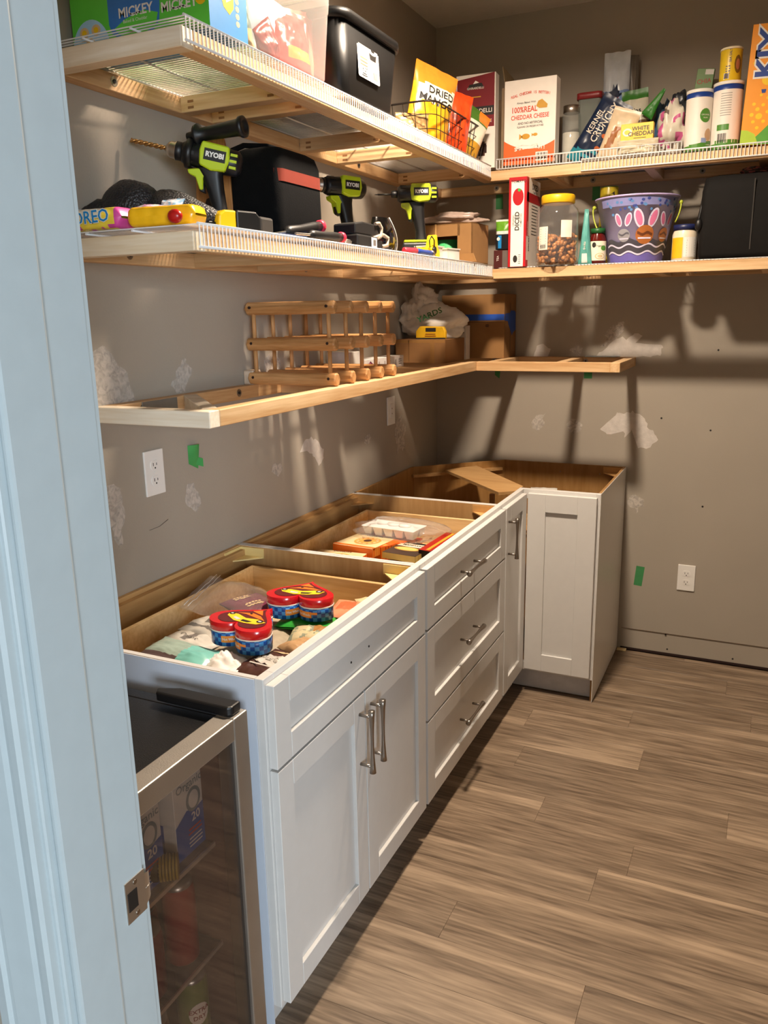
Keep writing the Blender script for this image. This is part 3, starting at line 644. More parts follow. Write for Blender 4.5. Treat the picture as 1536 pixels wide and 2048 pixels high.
# ------------------------------------------------------------------ small fridge
t = thing('beverage_fridge', 'small black fridge with steel framed glass door at the near end of the cabinets', 'fridge', (.3, -2.77, 0))
fy0, fy1, fx0, fx1 = -3.005, -2.532, .05, .552; fz = .822
BLKG = mat('#0e0f12', rough=.35, var=.2, nscale=15, bump=.3, bscale=700, name='fridge_black')
INN = mat('#57514c', rough=.5)
mb = MB().box(fx0, fx0+.03, fy0, fy1, .03, fz).box(fx0+.03, fx1, fy0, fy0+.03, .03, fz).box(fx0+.03, fx1, fy1-.03, fy1, .03, fz).box(fx0+.03, fx1, fy0+.03, fy1-.03, fz-.03, fz).box(fx0+.03, fx1, fy0+.03, fy1-.03, .03, .09)
mb.build('body', BLKG, t, bevel=.002)
mb = MB().box(fx0+.0301, fx0+.032, fy0+.031, fy1-.031, .091, fz-.031).box(fx0+.033, fx1-.001, fy0+.0301, fy0+.032, .091, fz-.031).box(fx0+.033, fx1-.001, fy1-.032, fy1-.0301, .091, fz-.031)
mb.build('liner', mat('#6b5248', rough=.45), t)
GLS = film((.82, .85, .82), .9, .02, 'shelf_glass')
for z in (.535, .30):
    MB().box(fx0+.035, fx1-.03, fy0+.034, fy1-.034, z, z+.004).build('glass_shelf', GLS, t)
    MB().box(fx1-.03, fx1-.026, fy0+.034, fy1-.034, z-.002, z+.007).build('shelf_trim', mat('#d8d0c4', rough=.3, metal=.6), t)
da, db = fx1+.004, .600
fr = MB(); wd = .044; zt, zb = .832, .040
def mit(fr, a, b, c, d):
    pass
fr.box(da, db, fy0, fy0+wd, zb, zt).box(da, db, fy1-wd, fy1, zb, zt).box(da, db, fy0+wd, fy1-wd, zt-wd, zt).box(da, db, fy0+wd, fy1-wd, zb, zb+wd)
SS = mat('#b3ada5', rough=.5, metal=1, var=.06, nscale=9, bump=.15, bscale=400, name='brushed_steel_door')
o = fr.build('door_frame', SS, t, bevel=.003, seg=2)
mb = MB().box(da-.0038, da-.0002, fy0+.01, fy0+.035, zb, zt-.01).box(da-.0038, da-.0002, fy1-.035, fy1-.01, zb, zt-.01).box(da-.0038, da-.0002, fy0+.035, fy1-.035, zt-.035, zt-.01)
mb.build('door_seal', BLACK, t)
MB().box(db-.012, db-.008, fy0+wd, fy1-wd, zb+wd, zt-wd).build('door_glass', film((.70, .64, .60), .985, .03, 'tinted_glass', 1.45), t)
mb = MB().prism(Fr((.50, -2.545, .8325), (1, 0, 0), (0, 1, 0), (0, 0, 1)), [(-.03, -.030), (.085, -.030), (.092, -.022), (.092, .005), (.0, .006), (-.05, .006), (-.095, -.012), (-.085, -.03)], 0, .020)
mb.build('hinge_cover', BLACK, t, bevel=.004, seg=2)
for x in (.1, .5):
    for y in (fy0+.05, fy1-.05): MB().cyl((x, y, 0), (x, y, .03), .016, n=12).build('foot', BLACK, t)
# ================================================================== THE THINGS ON THE SHELVES
S1 = Z1+.0193; S1b = Z1+.0133; S2 = Z2+.0148; S2b = Z2+.0063; S3 = Z3+.0003
RED = mat('#b3202a', rough=.4, var=.03); ORG_ = mat('#f07d22', rough=.4, var=.03); YELW = mat('#f2c714', rough=.4, var=.02)
BLUE = mat('#1d3f8f', rough=.4, var=.03); SKY = mat('#5fa8dc', rough=.4, var=.03); GREEN = mat('#3fae49', rough=.45, var=.03)
LIME = mat('#b9cf1a', rough=.42, var=.03, name='lime_plastic'); BROWN = mat('#5b3320', rough=.6, var=.1); TAN = mat('#d8bb8e', rough=.6, var=.08)
PINK = mat('#e58fb4', rough=.5); GOLD = mat('#c9962e', rough=.4); NAVY = mat('#13233f', rough=.35, var=.1); CHOC = mat('#371a12', rough=.5, var=.2, nscale=60)
def P(mb, F, eps=.0006): return lambda a, b: F(a, b, eps)
def carton(name, label, cat, F, w, h, d, mats, draw=None, group=None, bevel=.0012, m=0, mtop=None):
    """box standing with its front bottom-left corner at F.o; artwork is drawn in front-face coordinates"""
    t = thing(name, label, cat, F(w/2, 0, -d/2), group)
    MB().fbox(F, 0, w, 0, h, -d, 0, 0).build('carton', mats[0] if m == 0 else m, t, bevel=bevel)
    if draw:
        mb = MB(); draw(mb, F); mb.build('printed_artwork', mats, t)
    return t
def txt(mb, F, s, size, a, b, m=0, bold=.0, eps=.0008, rot=0, sq=1.0, align='CENTER'):
    mb.geo(move2d(text2d(s, size, bold, sq, align), a, b, rot), lambda x, y: F(x, y, eps), m)
def shp(mb, F, g, m=0, eps=.0005): mb.geo(g, lambda x, y: F(x, y, eps), m)
def lines(mb, F, a, b, w, n, dy, th, m, eps=.0006, seed=1):
    for i in range(n): shp(mb, F, rect2d(w*(.75+.25*abs(nz(i*1.7, seed))), th, 1, 1, a, b-i*dy), m, eps)
def barcode(mb, F, a, b, w, h, mw, mk, eps=.0006):
    shp(mb, F, rect2d(w, h, 1, 1, a, b), mw, eps)
    for i in range(11): shp(mb, F, rect2d(w*.03*(1+i % 3*.6), h*.8, 1, 1, a-w*.42+w*.084*i, b), mk, eps+.0003)
# --- top shelf, left side ---------------------------------------------------------------
GB = mat('#5fd043', rough=.45, var=.03); LB = mat('#a8d4f0', rough=.45); BL = mat('#2f78c8', rough=.45, var=.04)
F = FY(.020, -2.212, S1)
def d(mb, F):
    pts = [(.105, .20), (.105, .04), (.112, .022), (.128, .012), (.150, .008), (.19, .008), (.222, .014), (.238, .03), (.242, .06), (.242, .20)]
    shp(mb, F, poly2d(pts), 2); shp(mb, F, poly2d([(.118, .03), (.135, .016), (.19, .012), (.228, .02), (.236, .045), (.20, .055), (.15, .045)]), 0, .0007)
    txt(mb, F, 'MICKEY', .026, .178, .056, 3, .004, .0011); txt(mb, F, 'MICKEY', .026, .290, .050, 3, .004, .0011)
    txt(mb, F, 'Baked & Cheddar', .009, .176, .040, 3, .0, .0011); lines(mb, F, .178, .052, .04, 1, .01, .003, 3, .0011); lines(mb, F, .290, .046, .05, 1, .01, .003, 3, .0011)
    a = [(.0, 0)]+[(.052+.052*math.cos(math.radians(180-k*10)), .0+.058*math.sin(math.radians(180-k*10))) for k in range(19)]
    shp(mb, F, poly2d(a), 1)
    for x, y in ((.035, .034), (.068, .036), (.05, .012)): shp(mb, F, disc2d(.013, .011, 12, x, y), 4, .0008); shp(mb, F, disc2d(.007, .006, 10, x, y), 5, .0011)
    shp(mb, F, disc2d(.016, .020, 18, .345, .062), 5, .0008)
t = carton('cracker_carton', 'bright green cracker carton at the near end of the top shelf', 'carton', F, .362, .212, .135, [GB, LB, BL, WHT, TAN, YELW], d)
mb = MB(); G = FX(.3825, -2.2115, S1)
shp(mb, G, rect2d(.133, .210, 1, 1, .0665, .105), 0)
shp(mb, G, poly2d([(.035, .20), (.037, .08), (.05, .05), (.07, .04), (.085, .055), (.088, .10), (.088, .20)]), 1, .0008)
shp(mb, G, poly2d([(.045, .20), (.05, .09), (.06, .06), (.078, .07), (.08, .20)]), 2, .001); shp(mb, G, rect2d(.012, .12, 1, 1, .062, .14), 3, .0012)
for i in range(9): shp(mb, G, disc2d(.007, .006, 8, .098+.012*nz(i, 2)*2, .03+.014*i), 4, .0008)
MB().box(.022, .380, -2.210, -2.079, S1-.0012, S1-.0002).build('blue_bottom', SKY, t, label='blue underside seen through the wires')
mb.build('blue_side_panel', [mat('#3f8ccc', rough=.4, var=.03), YELW, WHT, RED, TAN], t, label='blue side panel')
# clear bin with bags inside
def rring(hx, hy, r, n=6):
    out = []
    for sx, sy, a0 in ((1, 1, 0), (-1, 1, 90), (-1, -1, 180), (1, -1, 270)):
        for k in range(n+1):
            a = math.radians(a0+90*k/n); out.append((sx*(hx-r)+r*math.cos(a), sy*(hy-r)+r*math.sin(a)))
    return out
def loft(mb, c, levels, m=0, cap0=True, cap1=False, smooth=True, n=6, mz=None):
    k = len(mb.v); N = None
    for z, hx, hy, r in levels:
        ring = rring(hx, hy, min(r, hx*.99, hy*.99), n); N = len(ring); mb.v += [(c[0]+x, c[1]+y, z) for x, y in ring]
    for j in range(len(levels)-1):
        for i in range(N):
            mb.f.append((k+j*N+i, k+j*N+(i+1) % N, k+(j+1)*N+(i+1) % N, k+(j+1)*N+i)); mb.mi.append(mz(j) if mz else m); mb.sm.append(smooth)
    if cap0: mb.f.append(tuple(k+i for i in range(N-1, -1, -1))); mb.mi.append(m if not mz else mz(0)); mb.sm.append(False)
    if cap1: q = k+(len(levels)-1)*N; mb.f.append(tuple(q+i for i in range(N))); mb.mi.append(m if not mz else mz(len(levels)-2)); mb.sm.append(False)
    return mb
MILK = film((.97, .94, .92), .80, .25, 'milky_plastic')
c = (.225, -1.885)
t = thing('storage_bin', 'clear milky plastic storage bin full of snack bags on the top shelf', 'bin', (*c, S1))
lv = [(S1+.001, .140, .180, .03), (S1+.014, .148, .188, .035), (S1+.165, .155, .205, .04), (S1+.168, .158, .207, .045), (S1+.222, .162, .212, .05)]
loft(MB(), c, lv).build('tub', MILK, t)
loft(MB(), c, [(S1+.218, .163, .214, .05), (S1+.220, .172, .224, .06), (S1+.226, .173, .225, .06), (S1+.228, .163, .214, .05)], cap0=False).build('rim', film((.97, .95, .93), .5, .3, 'milky_rim'), t)
def bag(name, label, F, w, h, th, mats, seed, zone=None, draw=None, cat='bag', group=None, wr=.30, kind=None, lift=0, nu=24, nv=30, **k):
    t = thing(name, label, cat, F.o, group)
    mb = MB(); fn = pillow(mb, F, w, h, th, seed, zone=zone, wr=wr, nu=nu, nv=nv, **k); mb.build('pouch', mats, t)
    if draw:
        mb = MB(); draw(mb, lambda a, b, e=.0014: fn(a, b, e)); mb.build('printed_artwork', mats, t)
    return t
class Sf:   # lets the drawing helpers print on a curved surface
    def __init__(s, fn): s.fn = fn
    def __call__(s, a, b, c=0): return s.fn(a, b, c+.0008)
GLOSSR = mat('#c33a34', rough=.25, var=.08); GLOSSO = mat('#ef8a2c', rough=.25, var=.08); GLOSSG = mat('#7e9195', rough=.3, var=.1)
bag('snack_bag', 'red snack bag inside the clear bin', FX(.30, -1.76, S1+.01).yaw(-15).tilt(-8), .14, .17, .05, [GLOSSR, GLOSSO], 3, zone=lambda u, v: 1 if .25 < v < .45 and u > .3 else 0)
bag('snack_bag', 'salmon pink snack bag at the far end inside the clear bin', FX(.28, -1.70, S1+.012).yaw(-30), .10, .18, .04, [mat('#e0705c', rough=.3), WHT], 5)
bag('snack_bag', 'grey green snack bag at the near end inside the clear bin', FX(.27, -1.97, S1+.01).yaw(-12).spin(12), .15, .12, .05, [GLOSSG, TAN], 8, zone=lambda u, v: 1 if v < .55 else 0)
bag('snack_bag', 'silver blue snack bag in the middle of the clear bin', FX(.25, -1.86, S1+.01).yaw(-20).spin(-15), .13, .19, .04, [mat('#b9c4d6', rough=.25), SKY], 11, zone=lambda u, v: 1 if v > .85 else 0)
bag('snack_bag', 'dark red triangular bag low in the clear bin', FX(.335, -1.90, S1+.012).spin(35), .08, .09, .03, [mat('#8e1f1f', rough=.3)], 14)
# black tote
c = (.225, -1.470); BT = matte(mat('#0b0a0a', rough=.42, var=.1, name='tote_black'), .3)
t = thing('tote', 'black plastic tote with snap lid on the top shelf', 'tote', (*c, S1))
loft(MB(), c, [(S1+.001, .150, .152, .03), (S1+.01, .155, .158, .035), (S1+.185, .163, .190, .04)], cap1=True).build('tub', BT, t)
loft(MB(), c, [(S1+.176, .170, .196, .05), (S1+.19, .173, .202, .055), (S1+.200, .172, .199, .055), (S1+.204, .150, .185, .05), (S1+.206, .125, .15, .05), (S1+.226, .110, .13, .05), (S1+.228, .10, .12, .05)], cap1=True).build('lid', BT, t, seg=2)
G = FX(.3863, -1.495, S1+.105).tilt(-3)
mb = MB(); pr = rring(.066, .046, .006, 3); pr = [(a, b) for a, b in pr]
shp(mb, G, poly2d(pr), 0, .0012); shp(mb, G, rect2d(.118, .045, 1, 1, 0, .018), 1, .0016)
shp(mb, G, poly2d([(.005, .028), (.05, .028), (.046, .010), (.010, .010)]), 2, .002); shp(mb, G, disc2d(.024, .006, 16, .0275, .030), 0, .0022); shp(mb, G, disc2d(.012, .004, 12, .0275, .034), 2, .0024)
for i in range(3): shp(mb, G, rect2d(.045, .0035, 1, 1, -.03, .004-.008*i), 3, .002)
txt(mb, G, '18 QT', .014, -.03, -.024, 2, .003, .002); lines(mb, G, -.03, -.034, .04, 2, .005, .002, 2, .002); barcode(mb, G, .038, -.028, .034, .026, 0, 2, .0018)
mb.build('product_label', [WHT, mat('#a9a29a', rough=.5), DARK, mat('#d76a55')], t, label='white product label')
# clear bag of nuts
bag('nut_bag', 'small clear bag of mixed nuts at the near end of the wire basket', FX(.262, -.905, S1+.004).yaw(-50).tilt(6), .12, .10, .045, [mat('#9c7a4c', rough=.35, var=.5, nscale=60), WHT], 21, wr=.3)
# wire basket
t = thing('wire_basket', 'dark wire basket holding fruit snack bags on the top shelf', 'basket', (.25, -.665, S1)); BW_ = mat('#2a2320', rough=.45, metal=.5)
cx, cy = .25, -.665
def ring_at(z, hx, hy, r): return [V((cx+x, cy+y, z)) for x, y in rring(hx, hy, r, 4)]
def lp(q): return q+[q[0]]
MB().tube(lp(ring_at(S1+.128, .115, .285, .05)), .0032, 6).build('rim', BW_, t)
mb = MB()
for z, k in ((.002, .88), (.045, .92), (.088, .96)): mb.tube(lp(ring_at(S1+.0015+z, .115*k, .285*k, .045)), .0014, 4)
a_, b_ = ring_at(S1+.128, .115, .285, .05), ring_at(S1+.003, .101, .251, .04)
for i in range(14):
    y = cy-.26+.04*i; yb = cy+(y-cy)*.88
    for s in (-1, 1): mb.cyl((cx+s*.115, y, S1+.128), (cx+s*.101, yb, S1+.003), .0014, n=4, caps=False)
    mb.cyl((cx-.101, yb, S1+.0025), (cx+.101, yb, S1+.0025), .0012, n=4, caps=False)
for i in range(5):
    x = cx-.08+.04*i
    for s in (-1, 1): mb.cyl((x, cy+s*.285, S1+.128), (x, cy+s*.251, S1+.003), .0014, n=4, caps=False)
mb.build('wire_mesh', BW_, t, kind='stuff')
MANG = mat('#f5a623', rough=.28, var=.2, nscale=25); CR = mat('#f3e6cf', rough=.35, var=.03)
def zmango(u, v): return 1 if .50+.1*u < v < .74+.05*u and u > .1 else (2 if v >= .74 else 0)
def d(mb, fn):
    s = Sf(fn); txt(mb, s, 'DRIED', .034, .020, .186, 3, .002, .001, 0, 1.2); txt(mb, s, 'MANGO', .034, .005, .153, 3, .002, .001, 0, 1.2)
bag('dried_mango_bag', 'orange and yellow dried mango bag standing tilted in the wire basket', FX(.275, -.83, S1+.005).yaw(-32).spin(-14), .185, .270, .055, [MANG, CR, GLOSSO, DARK], 31, zone=zmango, draw=d)
bag('snack_bag', 'glossy red orange bag leaning at the front of the wire basket', FX(.325, -.66, S1+.004).yaw(-35).spin(-10), .11, .215, .045, [mat('#d9481c', rough=.22, var=.25, nscale=20), mat('#8a2a16', rough=.3)], 35, zone=lambda u, v: 1 if .3 < v < .6 and nz(u*4, v*4) > .1 else 0)
bag('snack_bag', 'white and green snack bag with orange corner at the far end of the wire basket', FX(.315, -.53, S1+.004).yaw(-35).spin(-25), .11, .20, .04, [mat('#e9e4cf', rough=.3), mat('#4f7a2c', rough=.3), GLOSSO, GOLD], 38, zone=lambda u, v: 2 if v > .8 and u > .5 else (1 if v > .78 else (3 if v < .4 else 0)))
bag('nut_bag', 'bag of dark dried fruit low at the far end of the wire basket', FX(.31, -.46, S1+.003).yaw(-35), .10, .12, .05, [mat('#3a211a', rough=.4, var=.4, nscale=60)], 40, wr=.3)
# --- top shelf, back side ------------------------------------------------------------------
GRED = mat('#7c1522', rough=.4, var=.03); LW_ = mat('#f0e8de', rough=.5, var=.02)
F = FY(.222, -.345, S1).yaw(3)
def d(mb, F):
    shp(mb, F, poly2d([(.004, .155), (.158, .155), (.158, .352), (.098, .345), (.004, .335)]), 1)
    shp(mb, F, poly2d([(.004, .04), (.158, .04), (.158, .155), (.004, .155)]), 0)
    for i in range(16):
        a, b = .095+.06*nz(i*1.3, 2), .055+.04*nz(i*2.1, 5); shp(mb, F, rect2d(.035, .03, 1, 1, max(.03, min(.135, a)), b+.02), 2+(i % 2), .0007+.0001*i)
    shp(mb, F, rect2d(.146, .034, 1, 1, .083, .215), 4, .0009); txt(mb, F, 'GHIRARDELLI', .022, .083, .215, 0, .002, .0013)
    shp(mb, F, poly2d([(.045, .298), (.115, .302), (.105, .318), (.055, .315)]), 4, .0009); txt(mb, F, 'GHIRARDELLI', .0115, .080, .300, 0, .001, .0013); shp(mb, F, poly2d([(.07, .316), (.08, .328), (.095, .319)]), 0, .001)
    txt(mb, F, 'CHOCOLATE', .016, .100, .176, 0, .001, .0013); lines(mb, F, .08, .268, .06, 1, .01, .004, 5, .0011)
carton('brownie_mix_box', 'dark red and white chocolate brownie mix box on the top back shelf', 'box', F, .162, .352, .055, [LW_, GRED, BROWN, CHOC, DARK, GOLD], d)
t = thing('open_carton', 'open brown carton with raised flap behind the red brownie mix box', 'carton', (.43, -.20, S1))
MB().box(.395, .410, -.29, -.10, S1, S1+.300).box(.25, .395, -.115, -.10, S1, S1+.300).build('carton', mat('#8a7358', rough=.8), t)
MB().prism(Fr((.411, -.29, S1+.30), (0, 1, 0), (-.25, 0, 1), (1, 0, .25)), [(0, 0), (.19, 0), (.17, .075), (.03, .09)], -.003, 0).build('flap', mat('#8f7a5a', rough=.8), t)
F = FY(.4195, -.375, S1b+.0)
F = FY(.426, -.352, S1)
OR2 = mat('#f4642a', rough=.4, var=.03); TR = mat('#d5431c', rough=.5, var=0)
def d(mb, F):
    w = .203; pts = [(0, 0), (w, 0), (w, .078)]+[(w-w*i/14, .078+.030*((i/14-.5)**2)*4-.030+.012*(i/14)) for i in range(15)]+[(0, .09)]
    shp(mb, F, poly2d(pts), 1)
    for i, ch in enumerate('REAL CHEDDAR IS BETTER!'):
        x = .030+i*.0068; txt(mb, F, ch, .0135, x, .245+.011*math.sin(math.pi*i/22), 2, .002, .0012)
    txt(mb, F, 'Always Baked With', .0095, .088, .222, 3, .001, .0012)
    txt(mb, F, '100%REAL', .0285, .080, .197, 2, .003, .0012, 0, .82); txt(mb, F, 'CHEDDAR CHEESE', .0225, .103, .170, 2, .003, .0012, 0, .80)
    txt(mb, F, 'AND NO ARTIFICIAL', .0125, .105, .148, 3, .002, .0012, 0, .85); txt(mb, F, 'FLAVORS OR PRESERVATIVES', .0095, .105, .135, 3, .001, .0012, 0, .85)
    shp(mb, F, poly2d([(.127, .205), (.135, .223), (.150, .228), (.172, .208), (.170, .196), (.140, .197)]), 4, .001)
    for cx, cy, k in ((.088, .100, 1), (.126, .104, .55)):
        shp(mb, F, disc2d(.017*k, .010*k, 16, cx, cy), 4, .001); shp(mb, F, poly2d([(cx-.012*k, cy), (cx-.026*k, cy+.011*k), (cx-.026*k, cy-.011*k)]), 4, .001)
    for i, ch in enumerate('SMILE ABOUT!'):
        x = .048+i*.0104; txt(mb, F, ch, .0195, x, .055+.006*math.sin(math.pi*i/11), 0, .004, .0012)
    txt(mb, F, 'SOMETHING GOOD TO', .009, .105, .069, 0, .001, .0012); barcode(mb, F, .153, .024, .048, .032, 0, 3)
carton('cracker_box', 'white and orange cheddar cracker box on the top back shelf', 'box', F, .205, .306, .062, [LW_, OR2, TR, INK, GOLD], d)
# glass jar with steel lid
t = thing('glass_jar', 'tall glass jar with steel lid behind the cheddar cracker box', 'jar', (.655, -.19, S1))
MB().lathe((.655, -.19, S1), [(.0001, .001), (.034, .002), (.036, .01), (.036, .19), (.030, .20)], n=24).build('glass', film((.9, .92, .9), .88, .05), t)
MB().lathe((.655, -.19, S1), [(.031, .198), (.033, .2), (.033, .225), (.0001, .228)], n=24).build('lid', STEEL, t)
MB().lathe((.655, -.19, S1), [(.0001, .003), (.033, .004), (.033, .125), (.0001, .128)], n=24).build('white_contents', mat('#e6ddd0', rough=.9, var=.08), t)
# dark container with red lid
t = thing('food_container', 'clear square container with dark red lid behind the navy popcorn bag', 'container', (.72, -.13, S1))
c = (.722, -.13); loft(MB(), c, [(S1+.002, .036, .05, .012), (S1+.245, .045, .06, .014)]).build('tub', film((.55, .6, .55), .7, .1, 'smoky_plastic'), t)
loft(MB(), c, [(S1+.245, .050, .064, .014), (S1+.268, .050, .064, .014), (S1+.270, .044, .06, .014)], cap1=True).build('lid', mat('#7b1a1e', rough=.4), t)
loft(MB(), c, [(S1+.004, .034, .048, .012), (S1+.09, .038, .052, .012)], cap1=True).build('dark_contents', mat('#2b2019', rough=.8, var=.3, nscale=80), t)
# navy bags
TEALB = mat('#2f8c9e', rough=.3); CRW = mat('#e9dfcf', rough=.4); COP = mat('#c4683a', rough=.35)
def d(mb, fn):
    s = Sf(fn); txt(mb, s, 'CRUNCHY', .040, .004, .17, 2, .002, .001, 90, .8); txt(mb, s, 'KERNEL', .034, -.030, .16, 2, .002, .001, 90, .8)
    for k in range(3): shp(mb, s, disc2d(.012, .009, 10, .035, .08+.05*k, 1), 3, .0008)
    mb.geo(rect2d(.08, .012, 8, 1, 0, .055), lambda a, b: s(a, b+.010*math.sin(a*60), .0008), 1); mb.geo(rect2d(.06, .012, 8, 1, .01, .03), lambda a, b: s(a, b+.008*math.sin(a*60+1), .0008), 1)
bag('popcorn_bag', 'navy blue popcorn bag leaning to the right with teal waves', FY(.705, -.245, S1b).spin(-33), .125, .265, .055, [NAVY, TEALB, CRW, COP], 51, zone=lambda u, v: 1 if (v < .16 and u < .4) else 0, draw=d)
bag('popcorn_bag', 'second navy bag lying across behind, pointing to the green seal', FY(.795, -.16, S1b+.095).spin(-68), .07, .17, .035, [mat('#16293f', rough=.35, var=.1), TEALB, CRW], 53, zone=lambda u, v: 1 if .3 < v < .4 else 0)
bag('pretzel_bag', 'cream snack bag with pretzel picture right of the leaning navy bag', FY(.825, -.275, S1b).spin(-20), .105, .19, .04, [mat('#d9c3a2', rough=.35, var=.08), mat('#9c6333', rough=.4), WHT], 55, zone=lambda u, v: 1 if abs(u-.35-.3*(v-.4)) < .12 and .2 < v < .65 else 0)
def d(mb, fn):
    s = Sf(fn)
    shp(mb, s, poly2d([(-.02, .27), (-.035, .283), (-.012, .29), (-.008, .315), (0, .30), (.008, .315), (.012, .29), (.04, .28), (.018, .268), (.01, .25), (-.012, .25)]), 2, .001)
    shp(mb, s, disc2d(.010, .006, 10, .006, .262), 3, .0014); txt(mb, s, 'GRANOLA', .02, .0, .225, 2, .002, .001); shp(mb, s, disc2d(.022, .02, 12, -.01, .15), 4, .001)
bag('granola_bag', 'tall pale blue and silver bag standing against the back wall', FY(.805, -.075, S1b), .115, .435, .055, [mat('#c6ccd4', rough=.25, var=.08), mat('#7d97c4', rough=.25), NAVY, RED, mat('#a8552e')], 57, zone=lambda u, v: 1 if v < .68 else 0, draw=d, taper=.12)
bag('granola_bag', 'grey brown gusseted bag side behind the tall pale blue bag', FY(.868, -.055, S1b).yaw(30), .05, .42, .03, [mat('#6e665c', rough=.3, var=.1)], 58, taper=.3)
def d(mb, fn): s = Sf(fn); txt(mb, s, 'Dips', .026, 0, .19, 3, .002, .001)
bag('trail_mix_bag', 'clear and kraft snack bag under a green seal', FY(.915, -.16, S1b).spin(5), .10, .27, .05, [mat('#5a4330', rough=.3, var=.3, nscale=50), mat('#bfb9a6', rough=.3), mat('#2f6b1e', rough=.4), DARK], 59, zone=lambda u, v: 2 if v > .88 else (1 if v > .55 else 0), draw=d)
bag('produce_seal', 'pointed green bag top sticking up at the right of the navy bags', FY(.945, -.20, S1b+.16).spin(-35), .05, .11, .012, [mat('#2f7a22', rough=.4)], 60, taper=.8, wr=.3)
F = FY(.872, -.315, S1b)
def d(mb, F):
    txt(mb, F, 'WHITE', .020, .072, .098, 1, .003, .001); txt(mb, F, 'CHEDDAR', .020, .074, .080, 1, .003, .001); shp(mb, F, disc2d(.017, .014, 16, .024, .088), 2); shp(mb, F, disc2d(.011, .008, 12, .024, .088), 0, .0008); lines(mb, F, .07, .066, .06, 1, .01, .002, 1)
carton('macaroni_box', 'yellow white cheddar macaroni box behind the lip of the top back shelf', 'box', F, .118, .118, .03, [YELW, INK, WHT], d)
bag('snack_bag', 'crumpled beige bag lying in front of the yellow macaroni box', FY(.94, -.345, S1b), .15, .055, .04, [mat('#c9bda3', rough=.4, var=.08)], 61, wr=.5)
mb = MB(); crumple(mb, (1.045, -.23, S1b+.08), .058, .05, .10, 4, .42, floor=S1b, zone=lambda u, v: 1 if nz(u*9, v*7, 3) > .22 else (2 if nz(u*7, v*9, 8) > .28 else 0))
tag(mb.build('snack_bag', [mat('#d6cfbf', rough=.35, var=.1), mat('#c25b8c', rough=.35), mat('#6a5a4e', rough=.4)]), 'crumpled white pink and brown snack bag left of the white canisters', 'bag')
mb = MB(); crumple(mb, (1.00, -.12, S1b+.10), .05, .04, .12, 9, .45, floor=S1b)
tag(mb.build('snack_bag', [mat('#4f6f92', rough=.3, var=.2)]), 'crumpled blue foil bag behind the white and pink bag', 'bag')
mb = MB(); crumple(mb, (1.055, -.13, S1b+.19), .035, .03, .055, 12, .4)
crumple(mb, (1.05, -.13, S1b+.07), .03, .03, .10, 13, .4, floor=S1b)
tag(mb.build('snack_bag', [mat('#2c3038', rough=.3, var=.2)]), 'crumpled dark grey bag top left of the green box', 'bag')
F = FY(1.078, -.105, S1b).spin(-6)
def d(mb, F): txt(mb, F, 'CHIA', .022, .03, .285, 1, .003, .001, 8); [shp(mb, F, disc2d(.009, .007, 10, .018+.013*(i % 3), .235+.014*(i//3)), 1) for i in range(6)]; shp(mb, F, rect2d(.03, .018, 1, 1, .045, .318), 2)
carton('tea_box', 'slim green carton standing behind the white canisters', 'box', F, .062, .330, .03, [mat('#6f9455', rough=.45), mat('#a8452e'), WHT], d)
# canisters
def canister(x, y, r, h, label, face, grp='white canisters with blue bands'):
    t = thing('canister', label, 'canister', (x, y, S1b), grp)
    MB().lathe((x, y, S1b), [(r*.97, 0), (r, .004), (r, .02), (r, .0201), (r, h-.03), (r, h-.0299), (r, h-.012)], n=36, mz=lambda j: 1 if j < 2 else (2 if j > 4 else 0)).build('can', [LW_, mat('#4f8a35', rough=.4), BLUE], t)
    MB().lathe((x, y, S1b+h-.013), [(r*1.02, 0), (r*1.03, .003), (r*1.03, .011), (r*.9, .0115), (.0001, .009)], n=36).build('lid', mat('#efeae2', rough=.35), t)
    mb = MB(); sc = lambda a, b, e=.0006: V((x+(r+e)*math.sin(a/r+face), y-(r+e)*math.cos(a/r+face), S1b+b)); s = lambda a, b, c=0: sc(a, b, c)
    return t, mb, s
r = .046; t, mb, s = canister(1.142, -.27, r, .212, 'white canister with blue band, left of the pair', .55)
shp(mb, s, disc2d(.021, .024, 16, .004, .120), 1); txt(mb, s, 'ORGANIC', .007, .004, .122, 0, .001, .001); txt(mb, s, 'RAW', .007, .004, .112, 0, .001, .001)
shp(mb, s, disc2d(.016, .022, 12, .020, .055), 2); shp(mb, s, rect2d(.02, .016, 3, 1, .002, .036), 3); mb.geo(rect2d(.1, .012, 10, 1, 0, .024), lambda a, b: s(a, b+.006*math.sin(a*40), .0004), 1)
mb.build('printed_label', [LW_, mat('#4f8a35', rough=.4), mat('#c9a27c'), mat('#8fa0c8')], t)
r = .051; t, mb, s = canister(1.238, -.26, r, .228, 'white canister with blue band, barcode and yellow can on top', .3)
for i in range(10): shp(mb, s, rect2d(.045*(.8+.2*abs(nz(i, 3.3))), .0022, 4, 1, -.018, .185-.008*i), 3, .0006)
shp(mb, s, rect2d(.042, .02, 5, 1, -.024, .073), 1, .0006); barcode(mb, s, -.026, .038, .034, .036, 0, 4)
mb.geo(rect2d(.16, .03, 12, 1, .03, .016), lambda a, b: s(a, b, .0003), 1)
mb.build('printed_label', [LW_, mat('#4f8a35', rough=.4), mat('#c9a27c'), mat('#9a958c'), INK], t)
def can(x, y, z, r, h, mats, label, name='can', cat='can', mz=None, group=None):
    t = thing(name, label, cat, (x, y, z), group)
    MB().lathe((x, y, z), [(r*.96, 0), (r, .003), (r, h*.33), (r, h*.66), (r, h-.003), (r*.96, h)], n=32, mz=mz).build('can', mats, t); return t
x, y, z = 1.238, -.25, S1b+.2285
t = can(x, y, z, .037, .108, [mat('#e8c62a', rough=.35)], 'yellow can standing on top of the right white canister')
